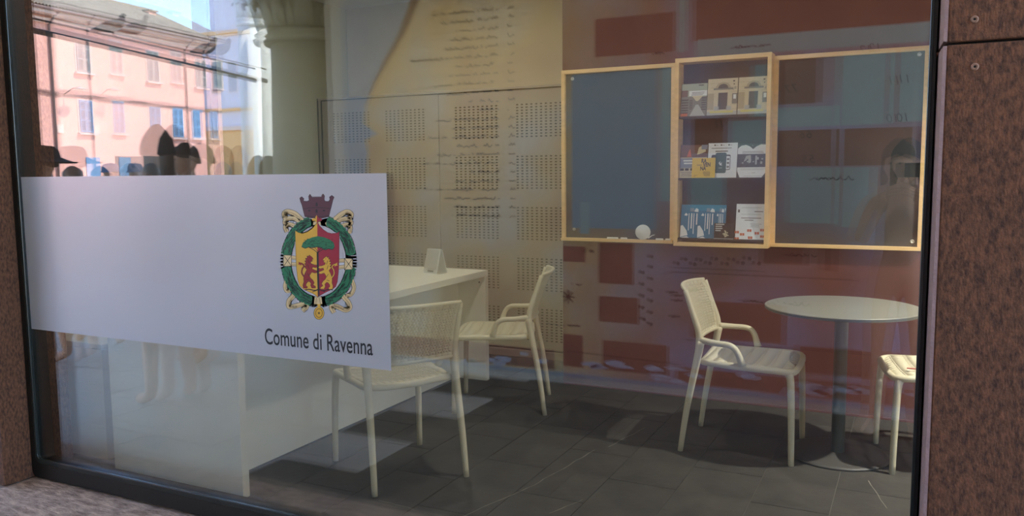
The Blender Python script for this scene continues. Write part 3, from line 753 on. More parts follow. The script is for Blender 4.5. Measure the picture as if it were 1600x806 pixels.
for pts, w_ in ribbons:
    mb = MB(); stroke(mb, pts, w_+4, 2.0, m=1); stroke(mb, pts, w_, 2.2, m=0)
    inner = [(p[0]+3, p[1]+4) for p in pts]; stroke(mb, inner, 3.0, 2.4, m=2); cpart(mb, 'ribbon', [k_cream, k_dark, k_crd])
# wreath: four leafy branches
for a0, a1 in ((104, 172), (188, 258), (8, 76), (282, 352)):
    mb = MB(); out = []; inn = []
    n = 30
    for k in range(n+1):
        a = a0+(a1-a0)*k/n; bu = 9*abs(math.sin(k*1.25)); tp = 4 if k in (0, n) else 0
        out.append(EL(a, 196+23+bu-tp*3, 246+23+bu-tp*3)); inn.append(EL(a, 196-22-bu+tp*3, 246-22-bu+tp*3))
    for k in range(n):
        blob(mb, [out[k], out[k+1], inn[k+1], inn[k]], 3.0, 0)
    for k in range(80):       # leaf shading
        a = a0+3+(a1-a0-6)*random.random(); q = random.uniform(-20, 20)
        x, y = EL(a, 196+q, 246+q); dx, dy = -math.sin(R(a))*13, -math.cos(R(a))*13
        s_ = random.uniform(-4, 4); stroke(mb, [(x-dx, y-dy+s_), (x+s_, y), (x+dx, y+dy-s_)], 3.4, 3.2, 2, 1)
    cpart(mb, 'wreath_branch', [k_green, k_gd])
for cx, cy in ((74, 430), (440, 450)):      # crossed bands on the wreath
    mb = MB()
    blob(mb, [(cx-25, cy-36), (cx+27, cy-34), (cx+27, cy+34), (cx-25, cy+36)], 3.5, 1); blob(mb, [(cx-22, cy-33), (cx+24, cy-31), (cx+24, cy+31), (cx-22, cy+33)], 3.6, 0)
    for p, q in (((-22, -33), (24, 31)), ((-22, 33), (24, -31))): stroke(mb, [(cx+p[0], cy+p[1]), (cx+q[0], cy+q[1])], 3, 3.8, 2, 1)
    cpart(mb, 'wreath_band', [k_cream, k_dark])
mb = MB(); blob(mb, [(238, 646), (256, 650), (278, 646), (284, 690), (234, 690)], 3.6, 0); stroke(mb, [(250, 652), (244, 688)], 2, 3.8, 2, 1); stroke(mb, [(266, 652), (272, 688)], 2, 3.8, 2, 1); cpart(mb, 'wreath_band', [k_cream, k_dark])
mb = MB(); blob(mb, [(232, 196), (272, 196), (276, 216), (228, 216)], 4.6, 0); stroke(mb, [(232, 196), (272, 196)], 2, 4.8, 2, 1); cpart(mb, 'clasp', [k_cream, k_dark])
# crown
mb = MB(); stroke(mb, crown+[crown[0]], 5, 4.0, sm=False, m=1); blob(mb, crown, 4.1, 0)
stroke(mb, [(168, 120), (210, 114), (250, 112), (295, 114), (333, 120)], 3, 4.3, 3, 1); stroke(mb, [(182, 160), (250, 170), (322, 160)], 3, 4.3, 3, 1)
for x, y in ((250, 92), (250, 132)): blob(mb, [(x-6, y+12), (x-6, y-6), (x, y-12), (x+6, y-6), (x+6, y+12)], 4.3, 1)
for x, y in ((206, 130), (294, 130)): disc(mb, x, y, 8, 5, 4.3, 1, 10)
for k in range(9): x = 222+k*7; blob(mb, [(x, 52), (x+3, 52), (x+3, 44), (x, 44)], 4.2, 0)
cpart(mb, 'crown', [k_maroon, k_dark])
# shield
mb = MB(); stroke(mb, shL[:7]+shR[1:]+shL[:0:-1]+[shL[0]], 4, 4.9, sm=False, m=2); blob(mb, shL, 5.0, 0); blob(mb, shR, 5.0, 1); cpart(mb, 'shield', [k_yel, k_red, k_dark])
mb = MB(); blob(mb, [(250, 158), (241, 172), (246, 180), (232, 174), (222, 182), (228, 194), (240, 190), (244, 200), (252, 200), (252, 160)], 5.2, 0); blob(mb, [(252, 160), (252, 200), (260, 200), (264, 190), (276, 194), (284, 184), (274, 174), (260, 180), (264, 172)], 5.2, 1)
cpart(mb, 'fleur', [k_yel, k_red])
# pine
mb = MB()
can = [(160, 345), (168, 322), (190, 304), (225, 290), (258, 283), (295, 290), (330, 304), (352, 322), (358, 345), (345, 362), (322, 356), (300, 364), (275, 350), (250, 346), (225, 350), (205, 346), (182, 354)]
blob(mb, [(x, y+4) for x, y in can], 5.5, 1); blob(mb, can, 5.6, 0)
for k in range(40):
    x = random.uniform(175, 345); y = random.uniform(300, 348)
    stroke(mb, [(x-6, y+2), (x, y-2), (x+6, y+2)], 2.2, 5.8, 2, 2)
for pts, w_ in (([(256, 380), (258, 500), (262, 615)], 11), ([(257, 385), (235, 366), (205, 350)], 4), ([(258, 382), (285, 364), (312, 352)], 4), ([(257, 380), (248, 362), (235, 348)], 3), ([(258, 380), (272, 360), (285, 348)], 3),
                ([(262, 600), (240, 608), (205, 602), (180, 606)], 6), ([(264, 602), (290, 610), (330, 600), (345, 606)], 6), ([(262, 600), (264, 640)], 9), ([(255, 606), (225, 618)], 4), ([(270, 606), (300, 616)], 4)):
    stroke(mb, pts, w_, 5.9, 4, 1)
cpart(mb, 'pine_tree', [k_green, k_dark, k_gd])
# lions rampant facing the trunk
lion = [(194, 402), (202, 407), (206, 398), (214, 404), (222, 410), (229, 420), (217, 424), (225, 431), (212, 437), (216, 448), (236, 456), (250, 457), (255, 466), (244, 471), (226, 467), (221, 479), (238, 487), (250, 491), (253, 500), (240, 503), (221, 497),
        (213, 508), (206, 520), (213, 535), (227, 548), (235, 562), (227, 575), (241, 584), (243, 592), (222, 593), (215, 578), (218, 565), (206, 552), (196, 556), (187, 568), (185, 580), (195, 588), (190, 595), (171, 593), (169, 576), (175, 556), (173, 538), (176, 520), (184, 500), (193, 482),
        (185, 474), (178, 464), (189, 459), (178, 449), (189, 444), (180, 432), (191, 430), (184, 417), (195, 416)]
tail = [(178, 530), (162, 505), (164, 480), (174, 462), (162, 448), (144, 446)]
for mirror, body, name in ((False, k_lred, 'red_lion'), (True, k_yel, 'gold_lion')):
    fx = (lambda p: (514-p[0]+2, p[1]+6)) if mirror else (lambda p: p)
    L = [fx(p) for p in lion]; T = [fx(p) for p in tail]
    mb = MB(); stroke(mb, L+[L[0]], 4.5, 6.0, sm=False, m=1); stroke(mb, T, 9, 6.0, m=1); blob(mb, L, 6.2, 0); stroke(mb, T, 5.5, 6.2, m=0)
    blob(mb, [fx(p) for p in ((150, 440), (140, 436), (146, 446), (138, 452), (150, 454), (158, 460), (158, 448))], 6.2, 0)
    for p0, p1 in (((209, 412), (214, 414)), ((200, 424), (206, 446)), ((196, 505), (205, 520)), ((196, 452), (204, 476)), ((190, 545), (205, 540))): stroke(mb, [fx(p0), fx(p1)], 2.6, 6.4, 2, 1)
    cpart(mb, name, [body, k_dark])
# medal
mb = MB(); disc(mb, 264, 744, 32, 40, 4.0, 1); disc(mb, 264, 744, 29, 37, 4.1, 0); stroke(mb, [(264+20*math.cos(R(a)), 744+26*math.sin(R(a))) for a in range(0, 361, 30)], 3, 4.3, 2, 1)
blob(mb, [(264+(9 if k % 2 == 0 else 4)*math.sin(R(36*k)), 744-(10 if k % 2 == 0 else 4.5)*math.cos(R(36*k))) for k in range(10)], 4.3, 1); blob(mb, [(254, 690), (274, 690), (272, 708), (256, 708)], 4.1, 0)
cpart(mb, 'medal', [k_yel, k_dark])
for body, x, y, ang, sz in (('FELIX', 104, 714, 6, 0.0125), ('RAVENNA', 352, 704, -14, 0.0125)):
    me = text_mesh(body, sz, k_dark, name='motto'); p = cpt(x, y, 5)
    o = link('motto', me, crest, p, (R(90), R(-ang), 0)); o.scale = (0.8, 1, 1)
me = text_mesh('Comune di Ravenna', 0.0865, mat('black_letters', srgb(26, 28, 36), 0.5), spacing=1.02, offset=0.0007)
bbx = [v.co.x for v in me.vertices]; wdt = max(bbx)-min(bbx)
o = link('lettering', me, st, (-2.205+2.6, -0.0004, 0.748-0.70), (R(90), 0, 0)); o.scale = (0.497/wdt, 1, 1); o['label'] = 'black lettering reading Comune di Ravenna'

# ================================================================== portico: wall with the map print, columns, vault
M_plast = mat('portico_plaster', srgb(200, 192, 182), 0.9, 0.04, 2)
pw = B(-4.28, -3.30, ZG, 4.0, -3.00, 3.3).build('wall_portico', M_plast); tag(pw, 'portico wall opposite the shop window', 'wall', kind='structure')
roofp = B(-6.7, -6.4, 4.2, 5.0, 0.3, 4.6).build('ceiling_portico', mat('vault_plaster', srgb(214, 204, 190), 0.9, 0.03, 1)); tag(roofp, 'pale plaster ceiling of the portico', 'ceiling', kind='structure')

M_colst = mat('grey_stone', srgb(150, 146, 128), 0.85, 0.10, 6, 0.2, 40)
def column(x, y, r, zcap, ztop, mt, label, leaves=12):
    t = empty('stone_column', (x, y, ZG), 0, label, 'column')
    MB().lathe([(r*1.14, 0), (r*1.14, 0.14), (r*1.10, 0.16), (r*1.12, 0.24), (r*1.07, 0.28), (r*1.05, 0.32)], 36).build('base', mt, t, True)
    H = zcap-ZG
    MB().lathe([(r, 0.32), (r*1.01, H*0.4), (r*0.93, H-0.05)], 40).build('shaft', mt, t, True)
    MB().lathe([(r*0.93, H-0.05), (r*1.06, H-0.04), (r*1.08, H-0.015), (r*1.02, H), (r*0.98, H+0.01), (r*1.05, H+0.03), (r*0.96, H+0.05), (r*0.95, H+0.06)], 40).build('astragal', mt, t, True)
    hc = ztop-zcap-0.06
    MB().lathe([(r*0.93, H+0.06), (r*0.95, H+0.06+hc*.4), (r*1.10, H+0.06+hc*.75), (r*1.35, H+0.06+hc*.9)], 32).build('bell', mt, t, True)
    for row, (z0, zh, out) in enumerate(((0.0, 0.45, 1.25), (0.25, 0.55, 1.5))):
        for k in range(leaves):
            a = 2*math.pi*(k+0.5*row)/leaves; ca, sa = math.cos(a), math.sin(a); mbl = MB(); wl = 2*math.pi*r/leaves*0.46
            pr_ = [(0.96, 0.0, 1.0), (1.03, 0.45, 1.05), (1.10, 0.8, 0.85), (out*0.93, 1.0, 0.6), (out, 0.93, 0.35), (out*0.97, 0.82, 0.12)]
            vv = []
            for (rr_, zz, ww) in pr_:
                for s_ in (-1, 0, 1):
                    rad = r*rr_+(0.02*r if s_ == 0 else 0); zt = H+0.06+hc*(z0+zh*zz)
                    vv.append((ca*rad-sa*wl*ww*s_, sa*rad+ca*wl*ww*s_, zt))
            ff = []
            for i in range(len(pr_)-1):
                for j in (0, 1): ff.append((3*i+j, 3*i+j+1, 3*i+j+4, 3*i+j+3))
            mbl.add(vv, ff); lf = mbl.build('acanthus_leaf', mt, t, True, fix=False); s_ = lf.modifiers.new('thickness', 'SOLIDIFY'); s_.thickness = 0.02
    B(-r*1.4, -r*1.4, H+0.06+hc*.9, r*1.4, r*1.4, 4.2-ZG).build('impost', mt, t, False, 0.01)
    return t
column(-4.745, -3.38, 0.44, 2.53, 3.15, M_colst, 'thick grey stone column with carved capital mirrored beside the map print')
column(-7.93, -6.0, 0.145, 3.36, 3.85, mat('white_stone', srgb(226, 226, 220), 0.7, 0.03, 6), 'slender white stone column at the sunny edge of the portico', 8)

# iron tie rods from the front wall to the white column
M_iron = mat('dark_iron', srgb(40, 34, 32), 0.6)
for z0, z1, r_, lb in ((3.00, 2.76, 0.010, 'thin upper iron tie rod under the portico ceiling'), (2.92, 2.61, 0.028, 'thick lower iron tie rod under the portico ceiling')):
    o = MB().tube([(-7.45, -0.03, z0), (-7.6, -2.9, z0+(z1-z0)*.48), (-7.75, -5.9, z1)], r_, 10).build('tie_rod', M_iron, None, True); tag(o, lb, 'tie rod', 'iron tie rods of the portico')
# pigeons on the upper rod
M_pig = mat('pigeon_grey', srgb(92, 86, 84), 0.8, 0.15, 20); M_pigw = mat('pigeon_wing', srgb(122, 112, 100), 0.8, 0.15, 25); M_pigleg = mat('pigeon_leg', srgb(140, 80, 70), 0.7)
def pigeon(x, y, z, rz, label):
    t = empty('pigeon', (x, y, z), rz, label, 'pigeon', 'pigeons on the tie rod')
    body = arc_pts([(-0.20, 0, 0.035), (-0.12, 0, 0.06), (-0.04, 0, 0.085), (0.04, 0, 0.11), (0.085, 0, 0.15), (0.10, 0, 0.19), (0.112, 0, 0.215), (0.13, 0, 0.222), (0.15, 0, 0.215)], 3)
    rad = [0.012, .02, .028, .036, .045, .054, .060, .062, .061, .057, .052, .047, .041, .036, .032, .029, .028, .027, .026, .025, .021, .014, .007, .004, .002]
    MB().tube(body, rad[:len(body)], 12).build('body', M_pig, t, True)
    for s_ in (-1, 1):
        MB().add([(0.05, s_*0.055, 0.13), (-0.02, s_*0.066, 0.12), (-0.10, s_*0.045, 0.08), (-0.19, s_*0.015, 0.045), (-0.12, s_*0.05, 0.045), (-0.02, s_*0.064, 0.07), (0.04, s_*0.06, 0.09)], [(0, 1, 2, 3, 4, 5, 6)]).build('wing', M_pigw, t)
        MB().tube([(0.0, s_*0.02, 0.045), (0.005, s_*0.02, 0.004), (0.03, s_*0.02, 0.002)], 0.004, 6).build('leg', M_pigleg, t)
def rodz(y): return 3.00-0.24*(-y-0.03)/5.87+0.011
pigeon(-7.64, -3.72, rodz(-3.72), R(-60), 'larger pigeon on the thin tie rod, further left in the reflection')
pigeon(-7.70, -5.05, rodz(-5.05), R(-70), 'smaller pigeon on the thin tie rod, nearer the white column')

# ================================================================== the map print on the portico wall
mp = empty('map_print', (-2.0, -2.99, 0.0), 0, 'large old city plan with handwritten legend printed on the portico wall', 'map')
def mfn(u, v, d): return (u+2.0, 0.0+0.0006*d, v)
M_sheet = mat('print_paleblue', srgb(158, 166, 178), 0.8, 0.05, 2)
mm = bpy.data.materials.new('parchment'); mm.use_nodes = True
t_ = mm.node_tree; pb_ = t_.nodes['Principled BSDF']; pb_.inputs['Roughness'].default_value = 0.85
tc = t_.nodes.new('ShaderNodeTexCoord'); n1 = t_.nodes.new('ShaderNodeTexNoise'); n1.inputs['Scale'].default_value = 1.3; n1.inputs['Detail'].default_value = 3
t_.links.new(tc.outputs['Object'], n1.inputs['Vector']); cr1 = t_.nodes.new('ShaderNodeValToRGB')
el = cr1.color_ramp.elements; el[0].position = 0.32; el[0].color = (*srgb(196, 146, 100), 1); el[1].position = 0.66; el[1].color = (*srgb(214, 208, 196), 1)
e3 = el.new(0.48); e3.color = (*srgb(224, 188, 130), 1)
sepx = t_.nodes.new('ShaderNodeSeparateXYZ'); t_.links.new(tc.outputs['Object'], sepx.inputs[0])
mr = t_.nodes.new('ShaderNodeMapRange'); mr.inputs['From Min'].default_value = -0.35; mr.inputs['From Max'].default_value = 0.6
t_.links.new(sepx.outputs['X'], mr.inputs['Value'])
n2 = t_.nodes.new('ShaderNodeTexNoise'); n2.inputs['Scale'].default_value = 1.7; t_.links.new(tc.outputs['Object'], n2.inputs['Vector'])
cr2 = t_.nodes.new('ShaderNodeValToRGB'); e = cr2.color_ramp.elements
e[0].position = 0.35; e[0].color = (*srgb(186, 136, 112), 1); e[1].position = 0.62; e[1].color = (*srgb(176, 160, 182), 1)
t_.links.new(n2.outputs['Fac'], cr2.inputs[0])
mx = t_.nodes.new('ShaderNodeMix'); mx.data_type = 'RGBA'
t_.links.new(n1.outputs['Fac'], cr1.inputs[0]); t_.links.new(mr.outputs[0], mx.inputs['Factor']); t_.links.new(cr1.outputs[0], mx.inputs['A']); t_.links.new(cr2.outputs[0], mx.inputs['B']); t_.links.new(mx.outputs['Result'], pb_.inputs['Base Color'])
MB().box(-4.12+2, -0.009, ZG+0.05, 2.6+2, 0.0, 3.05).build('sheet', M_sheet, mp)
parch = [(-3.47, 2.68), (-3.58, 2.45), (-3.71, 2.27), (-3.83, 2.09), (-3.91, 1.92), (-3.93, 1.78), (-3.80, 1.70), (-3.92, 1.66), (-3.90, 1.55), (-3.93, 1.35), (-3.97, 0.74), (-3.99, -0.04), (2.58, -0.04), (2.58, 3.0), (-3.42, 3.0)]
MB().flat(parch, mfn, 1).build('parchment', mm, mp, fix=False)
M_curl = mat('curled_edge', srgb(140, 106, 80), 0.85, 0.1, 6)
cu = [(-3.42, 3.0), (-3.47, 2.68), (-3.58, 2.45), (-3.71, 2.27), (-3.83, 2.09), (-3.91, 1.92)]
MB().flat(cu+[(x+0.012+0.10*max(0, (z-1.92)/1.1), z) for x, z in reversed(cu)], mfn, 2).build('curled_edge', M_curl, mp, fix=False)
M_street = mat('map_street', srgb(176, 186, 186), 0.85, 0.04, 3); M_block = mat('map_block', srgb(156, 102, 82), 0.85, 0.12, 2.5); M_mink = mat('map_ink', srgb(40, 26, 24), 0.85)
RECTS = (('S', -2.16, 1.0, -1.56, 2.05), ('D', -1.31, 2.21, 2.4, 2.47), ('L', -1.30, 2.11, 2.4, 2.22), ('L', -1.42, 2.15, -1.36, 2.9), ('L', -0.43, 1.65, -0.15, 2.07), ('L', -0.12, 1.66, 0.30, 2.07), ('L', -0.80, 1.65, -0.44, 1.77), ('L', -0.71, 1.06, -0.43, 1.40), ('L', -0.41, 1.04, -0.22, 1.40),
         ('L', -1.53, 1.19, -1.45, 2.08), ('L', -2.10, 0.96, -2.03, 1.18), ('L', -0.94, 1.72, -0.84, 2.04), ('L', -1.07, 1.53, -0.85, 1.70), ('L', -1.33, 1.13, -1.10, 1.35), ('D', -0.79, 1.79, -0.54, 2.06), ('D', -0.79, 1.41, -0.44, 1.63),
         ('D', -0.41, 1.41, 0.01, 1.63), ('D', -1.99, 2.16, -1.44, 2.41), ('D', -2.23, 0.76, -2.06, 0.87), ('D', -1.96, 0.62, -1.71, 0.90), ('D', -1.96, 0.35, -1.67, 0.53), ('D', -2.23, 0.01, -2.08, 0.24), ('D', -1.93, 0.01, -1.46, 0.22), ('D', -0.86, 0.80, -0.59, 0.92),
         ('D', -0.50, 0.77, -0.42, 0.92), ('D', -1.30, 0.29, -0.71, 0.54), ('D', -0.63, 0.12, 0.4, 0.29), ('D', -1.31, 1.50, -1.10, 1.72), ('D', 0.5, 0.5, 1.1, 1.4), ('D', 1.3, 0.9, 2.2, 1.8), ('D', -3.9, -0.03, -2.3, 0.12), ('D', -1.4, -0.03, 2.5, 0.08))
for kk, x0, z0, x1, z1 in RECTS:
    MB().flat([(x0, z0), (x1, z0), (x1, z1), (x0, z1)], mfn, {'D': 2, 'L': 3, 'S': 1.5}[kk]).build({'D': 'plan_block', 'L': 'plan_street', 'S': 'plan_square'}[kk], {'D': M_block, 'L': M_street, 'S': M_sheet}[kk], mp, fix=False)
mb = MB()
for x, z in ((-1.59, 0.82), (-1.59, 0.75), (-1.59, 0.67), (-1.59, 0.59), (-1.59, 0.52), (-1.59, 0.44), (-1.59, 0.36), (-1.65, 0.71), (-1.65, 0.63), (-1.65, 0.55), (-1.65, 0.47), (-1.64, 0.39), (-1.41, 0.78), (-1.3, 0.78), (-1.2, 0.79), (-1.09, 0.79), (-0.99, 0.8), (-0.89, 0.8), (-1.36, 0.81), (-1.26, 0.81), (-1.16, 0.82), (-1.05, 0.82), (-0.95, 0.83)):
    mb.flat([(x+0.013*math.cos(k*math.pi/4), z+0.013*math.sin(k*math.pi/4)) for k in range(8)], mfn, 4)
def mline(mb, x0, z0, x1, z1, w=0.004, d=4):
    dx, dz = x1-x0, z1-z0; l = math.hypot(dx, dz); nx_, nz_ = -dz/l*w/2, dx/l*w/2
    mb.flat([(x0+nx_, z0+nz_), (x1+nx_, z1+nz_), (x1-nx_, z1-nz_), (x0-nx_, z0-nz_)], mfn, d)
mline(mb, -1.45, 0.72, -0.3, 0.72); mline(mb, -1.45, 0.75, -0.85, 0.75, 0.003); mline(mb, -1.5, 0.70, -1.45, 0.72); mline(mb, -1.35, 0.27, -0.1, 0.27); mline(mb, -2.2, 0.12, -1.4, 0.1)
for a in range(4): mline(mb, -2.19-0.05*math.cos(R(45*a)), 0.51-0.05*math.sin(R(45*a)), -2.19+0.05*math.cos(R(45*a)), 0.51+0.05*math.sin(R(45*a)), 0.008)
for k in range(9):
    cx, cz = -1.35+random.uniform(-.14, .14), 0.5+random.uniform(-.13, .13)
    mline(mb, cx, cz, cx+0.06, cz+0.008, 0.012)
mb.build('plan_linework', M_mink, mp, fix=False)
# handwriting: illegible script strokes
hand = MB()
def scribble(x, z, length, s=0.022):
    px = x; pts = []
    n = max(6, int(length/0.012))
    for k in range(n):
        if random.random() < 0.13: pts.append(None); px -= 0.014; continue
        up = s*random.choice((.35, .5, .5, .9, 1.0, -.3)) if k % 2 else 0
        pts.append((px, z+up)); px -= 0.0105
    for a, b in zip(pts[:-1], pts[1:]):
        if a and b: mline(hand, a[0], a[1], b[0], b[1], 0.0075, 4)
lens_ = [.62, .55, .40, .46, .52, .85, .42, .47, .60, .50, .28, .20, .62, .45, .75, .42, .66, .72, .30, .42, .80, .55, .45, .50]
for i, ln in enumerate(lens_):
    z = 2.545-i*0.0642
    scribble(-2.73, z, ln); scribble(-2.60, z, 0.035)
scribble(-2.0, 0.83, 0.1); scribble(-2.05, 0.60, 0.14, .016); scribble(-0.85, 2.15, 0.0+0.28, .018); scribble(-1.5, 2.15, 0.10, .018); scribble(-0.35, 1.33, 0.26, .02)
scribble(-0.55, 0.86, .18, .02); scribble(-0.55, .55, .5, .016); scribble(-2.1, 0.30, .3, .014)
hw = hand.build('handwriting', M_mink, mp, fix=False); hw['kind'] = 'stuff'
for body, x, z in (('7', -0.70, 1.88), ('12', -0.24, 2.09), ('11', -0.08, 1.9), ('10', -0.08, 1.68), ('6', -0.61, 1.6), ('5', -0.59, 1.45), ('1', -1.14, 1.68)):
    me = text_mesh(body, 0.07, M_mink, shear=0.2, name='plan_number'); link('plan_number', me, mp, (x+2.0+.02, 0.003, z-0.02), (R(90), 0, R(180)))
# flaking paint at the foot of the wall
M_flake = mat('pale_plaster_patch', srgb(190, 186, 204), 0.9, 0.05, 8)
for k in range(26):
    x = -3.3+random.random()*3.5; z = random.choice((-0.03, 0.0, 0.03, 0.05))+random.uniform(-.01, .02); w_ = random.uniform(.04, .12); hh = random.uniform(.012, .035)
    pts = [(x+w_*math.cos(R(a))*random.uniform(.6, 1), z+hh*math.sin(R(a))*random.uniform(.5, 1)) for a in range(0, 360, 30)]
    MB().flat(pts, mfn, 5).build('paint_flake', M_flake, mp, fix=False)

# ================================================================== buildings across the square
bld = empty('pink_house', (-41.056, -27.902, ZG), R(-95.05), 'pink plastered house with tiled roof and shutters across the square', 'house')
M_pink = mat('pink_plaster', srgb(216, 160, 144), 0.9, 0.05, 0.5); M_pinkd = mat('pink_cornice', srgb(214, 186, 172), 0.9); M_sill = mat('pale_sill', srgb(206, 180, 172), 0.8)
M_shut = mat('white_shutter', srgb(160, 160, 154), 0.7); M_shutb = mat('blue_shutter', srgb(112, 146, 178), 0.7); M_tilew = mat('roof_tile', srgb(150, 136, 118), 0.9, 0.18, 1.2); M_pipe = mat('drain_pipe', srgb(120, 96, 92), 0.6)
OZ = -ZG
B(-12, -9, 0, 9.65, 0, 9.95+OZ).build('wall', M_pink, bld)
B(-12.0, 0.0, 9.35+OZ, 9.75, 0.25, 9.6+OZ).build('cornice', M_pinkd, bld)
B(-12.0, 0.0, 9.75+OZ, 9.85, 0.75, 9.95+OZ).build('eaves_board', M_pinkd, bld)
MB().tube([(-12.0, 0.84, 9.98+OZ), (9.85, 0.84, 9.98+OZ)], 0.09, 10).build('gutter', M_pipe, bld, True)
mb = MB(); nt_ = 113; dx = 21.95/nt_
for k in range(nt_):
    x = -12.05+dx*k
    prof = [(0, 0), (dx*.15, .06), (dx*.4, .11), (dx*.6, .11), (dx*.85, .06), (dx, 0)]
    vv = []
    for (yy, zz) in ((0.95, 10.02), (-4.2, 12.25)):
        for (a, b) in prof: vv.append((x+a, yy, zz+b+OZ))
    mb.add(vv, [(i, i+1, i+7, i+6) for i in range(5)])
rf = mb.build('roof_tiles', M_tilew, bld, True); rf['kind'] = 'stuff'
MB().add([(-12.05, .9, 9.96+OZ), (9.9, .9, 9.96+OZ), (9.9, -4.2, 12.22+OZ), (-12.05, -4.2, 12.22+OZ), (-12.05, -9.2, 9.96+OZ), (9.9, -9.2, 9.96+OZ)], [(0, 1, 2, 3), (3, 2, 5, 4)]).build('roof_deck', M_tilew, bld, fix=False)
MB().tube([(-12.05, -4.2, 12.32+OZ), (9.9, -4.2, 12.32+OZ)], 0.14, 8).build('ridge', M_tilew, bld, True)
ch = B(8.3, -3.3, 11.2+OZ, 8.9, -2.9, 12.0+OZ).build('chimney', M_pink, bld); B(8.2, -3.4, 12.0+OZ, 9.0, -2.8, 12.08+OZ).build('chimney_cap', M_tilew, ch)
def window(x, z, w_, h_, mt):
    f = B(x-.07, 0.0, z-.05, x+w_+.07, 0.035, z+h_+.07).build('window', M_sill, bld)
    B(x, 0.03, z, x+w_, 0.045, z+h_).build('pane', mat('house_glass', srgb(70, 80, 92), 0.15), f)
    for s_ in (0, 1):
        xa = x+s_*w_/2; sh_ = MB(); sh_.box(xa+.015, .045, z+.01, xa+.07, .085, z+h_-.01); sh_.box(xa+w_/2-.07, .045, z+.01, xa+w_/2-.015, .085, z+h_-.01)
        for zz in (z+.01, z+h_*.36, z+h_*.68, z+h_-.08): sh_.box(xa+.07, .045, zz, xa+w_/2-.07, .085, zz+.07)
        n = int(h_/.085)
        for q in range(n): zq = z+.05+q*.085; sh_.add([(xa+.07, .05, zq), (xa+w_/2-.07, .05, zq), (xa+w_/2-.07, .08, zq+.055), (xa+.07, .08, zq+.055)], [(0, 1, 2, 3)])
        sh_.build('shutter', mt, f, fix=False)
    B(x-.16, 0, z-.14, x+w_+.16, .22, z-.05).build('sill', M_sill, f)
for x in (-5.0, -0.02, 4.93, 8.95): window(x, 7.12+OZ, .90, 1.75, M_shut)
for x in (-5.0, -0.06, 4.9, 6.75, 8.35): window(x, 3.86+OZ, .86 if x < 8 else .75, 1.72, M_shutb)
for x in (-1.65, 8.0): MB().tube([(x, .10, 0.1), (x, .10, 9.3+OZ), (x, .8, 9.9+OZ)], 0.06, 8).build('drain_pipe', M_pipe, bld, True)
mb = MB()
for k in range(4): mb.tube([(-12+21.6*q/20, .06, 6.12+OZ-0.05*k-0.38*q/20-0.10*math.sin(math.pi*((q*0.33+.1*k) % 1))) for q in range(21)], 0.018, 5)
mb.build('wall_cables', M_pipe, bld)
lm = MB().tube([(-1.0, .02, 5.75+OZ), (-0.8, .5, 6.1+OZ), (-.7, .8, 6.15+OZ)], .03, 8).build('lamp_bracket', M_pipe, bld, True)
MB().lathe([(0.02, .12), (.12, .06), (.26, .0), (.26, -.03), (.02, -.06)], 18, (-.65, .95, 6.08+OZ), sx=1.4).build('street_lamp', M_shut, lm, True)
B(-1.5, 0, 3.75+OZ, -1.1, .05, 4.2+OZ).build('wall_plaque', M_pinkd, bld)
B(.2, 0, 1.3+OZ, 1.1, .06, 2.5+OZ).build('street_sign', M_shutb, bld)
# ground floor shop front
for x in (-8, -4.5, 2.2, 5.6): B(x, -0.01, 0, x+2.0, .03, 2.6+OZ).build('shop_opening', mat('shop_dark', srgb(86, 72, 66), 0.4), bld)

tw = empty('arcaded_building', (-58.0, -55.0, ZG), 0, 'pale lilac building with an orange arcaded ground floor beyond the pink house', 'building')
M_lil = mat('lilac_plaster', srgb(206, 198, 210), 0.9, 0.03, .3); M_och = mat('orange_plaster', srgb(226, 170, 112), 0.9, 0.04, .3)
B(-3.4, -12, 6.0, 14, 0, 21).build('upper_wall', M_lil, tw)
B(-10.4, -12, 5.75, 14, .25, 6.1).build('string_course', M_pinkd, tw); B(-3.6, -12, 7.5, 14, .35, 7.75).build('cornice', M_och, tw); B(-3.6, -12, 14.4, 14, .3, 14.7).build('cornice', M_och, tw)
mb = MB()      # arcade wall with arched openings
for k in range(6):
    xa = -10.2+4*k
    mb.box(xa, -1, 0, xa+.7, 0, 5.75); mb.box(xa+3.3, -1, 0, xa+4, 0, 5.75)
    arch = [(xa+2+1.3*math.cos(R(a)), 3.1+1.3*math.sin(R(a))) for a in range(180, -1, -15)]
    mb.prism([(xa+.7, 5.75)]+[(xa+.7, 3.1)]+arch+[(xa+3.3, 5.75)], lambda u, v, d: (u, d, v), -1, 0)
mb.build('arcade', M_och, tw); B(-10.2, -12, 0, 14, -3, 5.75).build('inner_wall', M_och, tw)
for k in range(3):
    f = B(-1.2+4.4*k, 0, 9.2, 0.2+4.4*k, .06, 12.2).build('window', M_pinkd, tw); B(-1.05+4.4*k, .05, 9.35, 0.05+4.4*k, .09, 12.0).build('pane', mat('house_glass', (0, 0, 0)), f)

